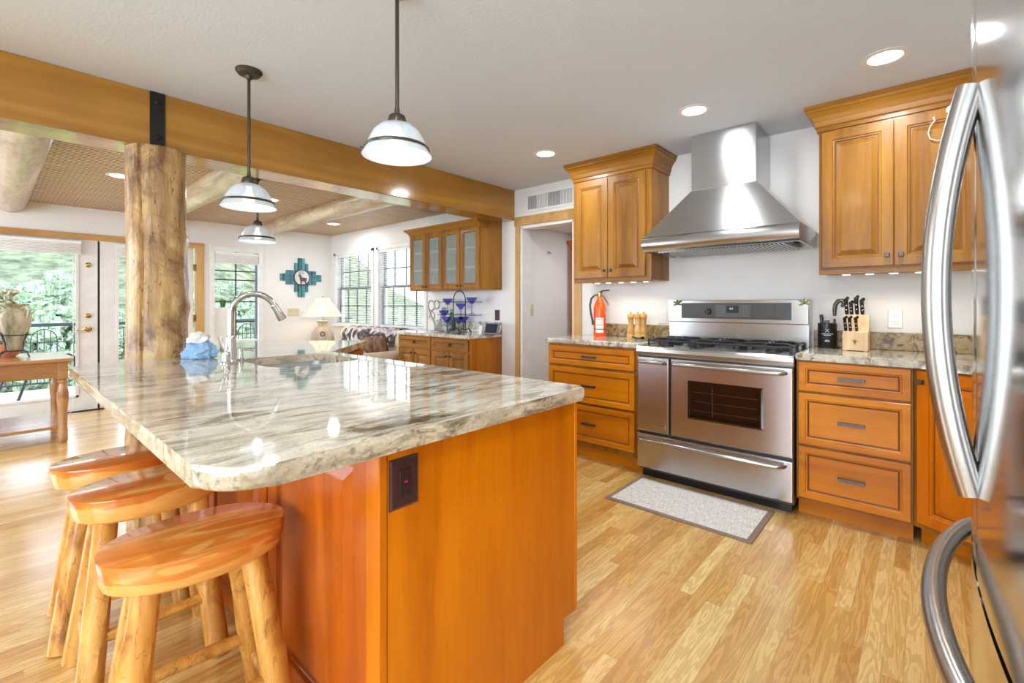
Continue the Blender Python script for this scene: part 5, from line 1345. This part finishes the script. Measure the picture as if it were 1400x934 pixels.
obj('base', MB().lathe([(0, 0), (.15, 0), (.16, .02), (.17, .10), (.155, .20), (.10, .27), (.065, .30), (.06, .34), (.085, .37), (.085, .38), (0, .38)], (lx, ly, .61), 32), M['pottery'], t)
dv = Vector((-lx, -ly, 0)).normalized(); cc = Vector((lx, ly, .80)) + dv*.158
m = MB(); m.tube([cc + Vector((-dv.y, dv.x, 0))*.03*math.cos(a) + Zv*.03*math.sin(a) for a in [2*PI*k/16 for k in range(17)]], .007, 6); obj('ring_ornament', m, M['deer'], t)
obj('stem', MB().cyl((lx, ly, .99), (lx, ly, 1.34), .008), M['brass'], t)
obj('shade', MB().lathe([(.285, 1.055), (.283, 1.05), (.10, 1.325), (.097, 1.325), (.279, 1.055)], (lx, ly, 0), 40, False, False), M['linenlit'], t)
obj('finial', MB().lathe([(0, 1.33), (.012, 1.335), (.012, 1.345), (.004, 1.36), (0, 1.36)], (lx, ly, 0), 14), M['brass'], t)
m = MB()
for k in range(8):
    a = 2*PI*k/8; m.tube([(lx+.2845*math.cos(a), ly+.2845*math.sin(a), 1.053), (lx+.1005*math.cos(a), ly+.1005*math.sin(a), 1.325)], .003, 6)
obj('shade_seams', m, M['pottery'], t)
l = bpy.data.lights.new('lamp_glow', 'POINT'); l.energy = 3; l.color = (1, .86, .66); l.shadow_soft_size = .04
lo = bpy.data.objects.new('lamp_glow', l); COL.objects.link(lo); lo.parent = t; lo.location = (0, 0, .55)
# turquoise wall ornament
ac = Vector((3.215, YN-.012, 1.645))
t = thing('wall_ornament', 'turquoise cross-shaped metal wall ornament with deer silhouette', 'wall art', tuple(ac))
for dx, dz in ((0, 1), (0, -1), (1, 0), (-1, 0)):
    m = MB()
    for k, ln in ((-2, .22), (-1, .30), (0, .30), (1, .30), (2, .22)):
        if k == 0: continue
        o_ = k*.033 if abs(k) == 1 else k*.045
        o_ = {-2: -.083, -1: -.028, 1: .028, 2: .083}[k]
        if dz: m.box(ac.x+o_-.024, ac.x+o_+.024, ac.y-.012, ac.y+.008, *(sorted((ac.z+dz*.08, ac.z+dz*ln))), .003)
        else: m.box(*(sorted((ac.x+dx*.08, ac.x+dx*ln*1.05))), ac.y-.012, ac.y+.008, ac.z+o_-.024, ac.z+o_+.024, .003)
    obj('arm_bars', m, M['turq'], t)
m = MB().cyl((ac.x, ac.y+.006, ac.z), (ac.x, ac.y-.022, ac.z), .118, .118, 40); obj('disc', m, M['clockface'], t)
m = MB().tube([(ac.x+.118*math.cos(a), ac.y-.02, ac.z+.118*math.sin(a)) for a in [2*PI*k/40 for k in range(41)]], .008, 6); obj('disc_rim', m, M['deer'], t)
D = [(-.02, -.10), (-.008, -.10), (-.004, -.05), (.045, -.055), (.05, -.10), (.062, -.10), (.064, -.045), (.075, -.02), (.07, .0), (.02, .005), (-.005, .012), (-.018, .045), (-.038, .05), (-.058, .035), (-.056, .026), (-.04, .026), (-.034, -.01), (-.026, -.04)]
m = MB().loft([[(ac.x+a, ac.y-.03, ac.z+b-.005) for a, b in D], [(ac.x+a, ac.y-.0225, ac.z+b-.005) for a, b in D]], smooth=False)
m.tube([(ac.x-.035, ac.y-.027, ac.z+.045), (ac.x-.05, ac.y-.027, ac.z+.075), (ac.x-.02, ac.y-.027, ac.z+.09), (ac.x+.02, ac.y-.027, ac.z+.085)], .004, 6).tube([(ac.x-.03, ac.y-.027, ac.z+.045), (ac.x-.01, ac.y-.027, ac.z+.06), (ac.x+.03, ac.y-.027, ac.z+.06)], .004, 6)
m.box(ac.x-.05, ac.x+.12, ac.y-.03, ac.y-.022, ac.z-.115, ac.z-.102, .002)
obj('deer', m, M['deer'], t)
# side table, urn and basket by the french doors
tx0, tx1, ty0, ty1, tz = -.03, .470, 5.72, 6.55, .755
t = thing('side_table', 'oak side table with turned legs by the french doors', 'table', ((tx0+tx1)/2, (ty0+ty1)/2, 0))
obj('top', MB().box(tx0-.03, tx1+.03, ty0-.03, ty1+.03, tz-.03, tz, .008), M['tablewood'], t)
obj('apron', MB().box(tx0+.03, tx1-.03, ty0+.02, ty0+.04, tz-.17, tz-.03).box(tx0+.03, tx1-.03, ty1-.04, ty1-.02, tz-.17, tz-.03).box(tx0+.02, tx0+.04, ty0+.03, ty1-.03, tz-.17, tz-.03).box(tx1-.04, tx1-.02, ty0+.03, ty1-.03, tz-.17, tz-.03), M['tablewood'], t)
for x in (tx0+.035, tx1-.035):
    for y in (ty0+.035, ty1-.035):
        m = MB().box(x-.033, x+.033, y-.033, y+.033, tz-.185, tz-.03, .003)
        m.lathe([(.028, 0), (.034, .02), (.034, .12), (.030, .13), (.032, .30), (.040, .38), (.040, .44), (.030, .50), (.024, .53), (.036, .545), (.036, .555), (.026, .565), (.032, tz-.183)], (x, y, 0), 20)
        obj('leg', m, M['tablewood'], t)
obj('shelf', MB().box(tx0+.01, tx1-.01, ty0+.03, ty1-.03, .13, .155, .004), M['tablewood'], t)
vx, vy = .145, 6.02
t = thing('urn', 'mottled green brown urn with handles on the side table', 'vase', (vx, vy, tz))
V0 = tz+.075
obj('body', MB().lathe([(0, 0), (.045, 0), (.055, .01), (.075, .10), (.105, .22), (.115, .28), (.10, .325), (.068, .35), (.064, .375), (.095, .40), (.10, .405), (.085, .40), (.055, .37), (0, .36)], (vx, vy, V0), 32), M['urn'], t)
Ur = Vector((_s, -_c, 0)); c = Vector((vx, vy, V0))
for s in (-1, 1): obj('handle', MB().tube([c+Ur*s*.062+Zv*.37, c+Ur*s*.11+Zv*.385, c+Ur*s*.135+Zv*.35, c+Ur*s*.122+Zv*.30, c+Ur*s*.108+Zv*.27], [.011, .011, .012, .012, .010], 8), M['urn'], t)
t = thing('urn_stand', 'black wire stand with curved legs under the urn', 'stand', (vx, vy, tz))
m = MB()
for k in range(4):
    a = PI/4 + k*PI/2; d = Vector((math.cos(a), math.sin(a), 0)); c0 = Vector((vx, vy, tz))
    m.tube([c0+d*.13+Zv*.008, c0+d*.115+Zv*.05, c0+d*.07+Zv*.07, c0+d*.078+Zv*.14, c0+d*.105+Zv*.22, c0+d*.12+Zv*.235], .006, 6)
m.tube([(vx+.10*math.cos(a), vy+.10*math.sin(a), tz+.21) for a in [2*PI*k/28 for k in range(29)]], .005, 6).tube([(vx+.066*math.cos(a), vy+.066*math.sin(a), tz+.07) for a in [2*PI*k/24 for k in range(25)]], .005, 6)
obj('frame', m, M['iron'], t)
t = thing('dried_bouquet', 'pale dried leaves and blossoms spilling from the urn', 'flowers', (vx, vy, V0+.36)); random.seed(31)
m = MB()
for k in range(26):
    a = random.uniform(0, 2*PI); q = Vector((vx, vy, V0+.40)) - Ur*random.uniform(-.03, .17) + Vector((random.uniform(-.05, .05), random.uniform(-.05, .05), random.uniform(-.07, .12)))
    m.sphere(q, random.uniform(.02, .036), 8, 6, (1, 1, .7))
for v in m.b.verts: v.co += Vector([noise.noise(v.co*30+Vector((o_, 0, 0)))*.012 for o_ in (0, 5, 11)])
obj('blossoms', m, M['leafy'], t)
m = MB()
for k in range(6): m.tube([(vx, vy, V0+.34), Vector((vx, vy, V0+.41))-Ur*(.02+.02*k), Vector((vx, vy, V0+.40+.02*(k % 3)))-Ur*(.05+.025*k)], [.004, .004, .002], 6)
obj('stems', m, M['trunk'], t)
bx, by = -.07, 5.98
t = thing('basket', 'terracotta bowl beside the urn on the side table', 'bowl', (bx+.03, by+.1, tz))
obj('bowl', MB().lathe([(0, 0), (.06, 0), (.09, .03), (.125, .11), (.13, .13), (.12, .13), (.08, .035), (0, .02)], (.10, 6.27, tz), 28), M['terracotta'], t)
obj('rim', MB().lathe([(.118, .125), (.134, .125), (.134, .14), (.118, .14)], (.10, 6.27, tz), 28, False, False), M['iron'], t)
# cord of the shade hanging beside the french door
p = at(100, 520, Y=YN-.02)
m = MB().tube([(.63, YN-.02, 1.80), (.632, YN-.02, .9), (.63, YN-.022, .12), (.625, YN-.03, .03), (.60, YN-.05, .006), (.55, YN-.07, .006), (.68, YN-.09, .006)], .003, 6)
tag(obj('shade_cord', m, M['blind']), 'white shade cord hanging down french door to floor', 'cord')
can('added unseen light in the hall ceiling beyond the doorway', 4.35, 2.3, 2.07, 7)  # unseen can added to brighten the hall wall
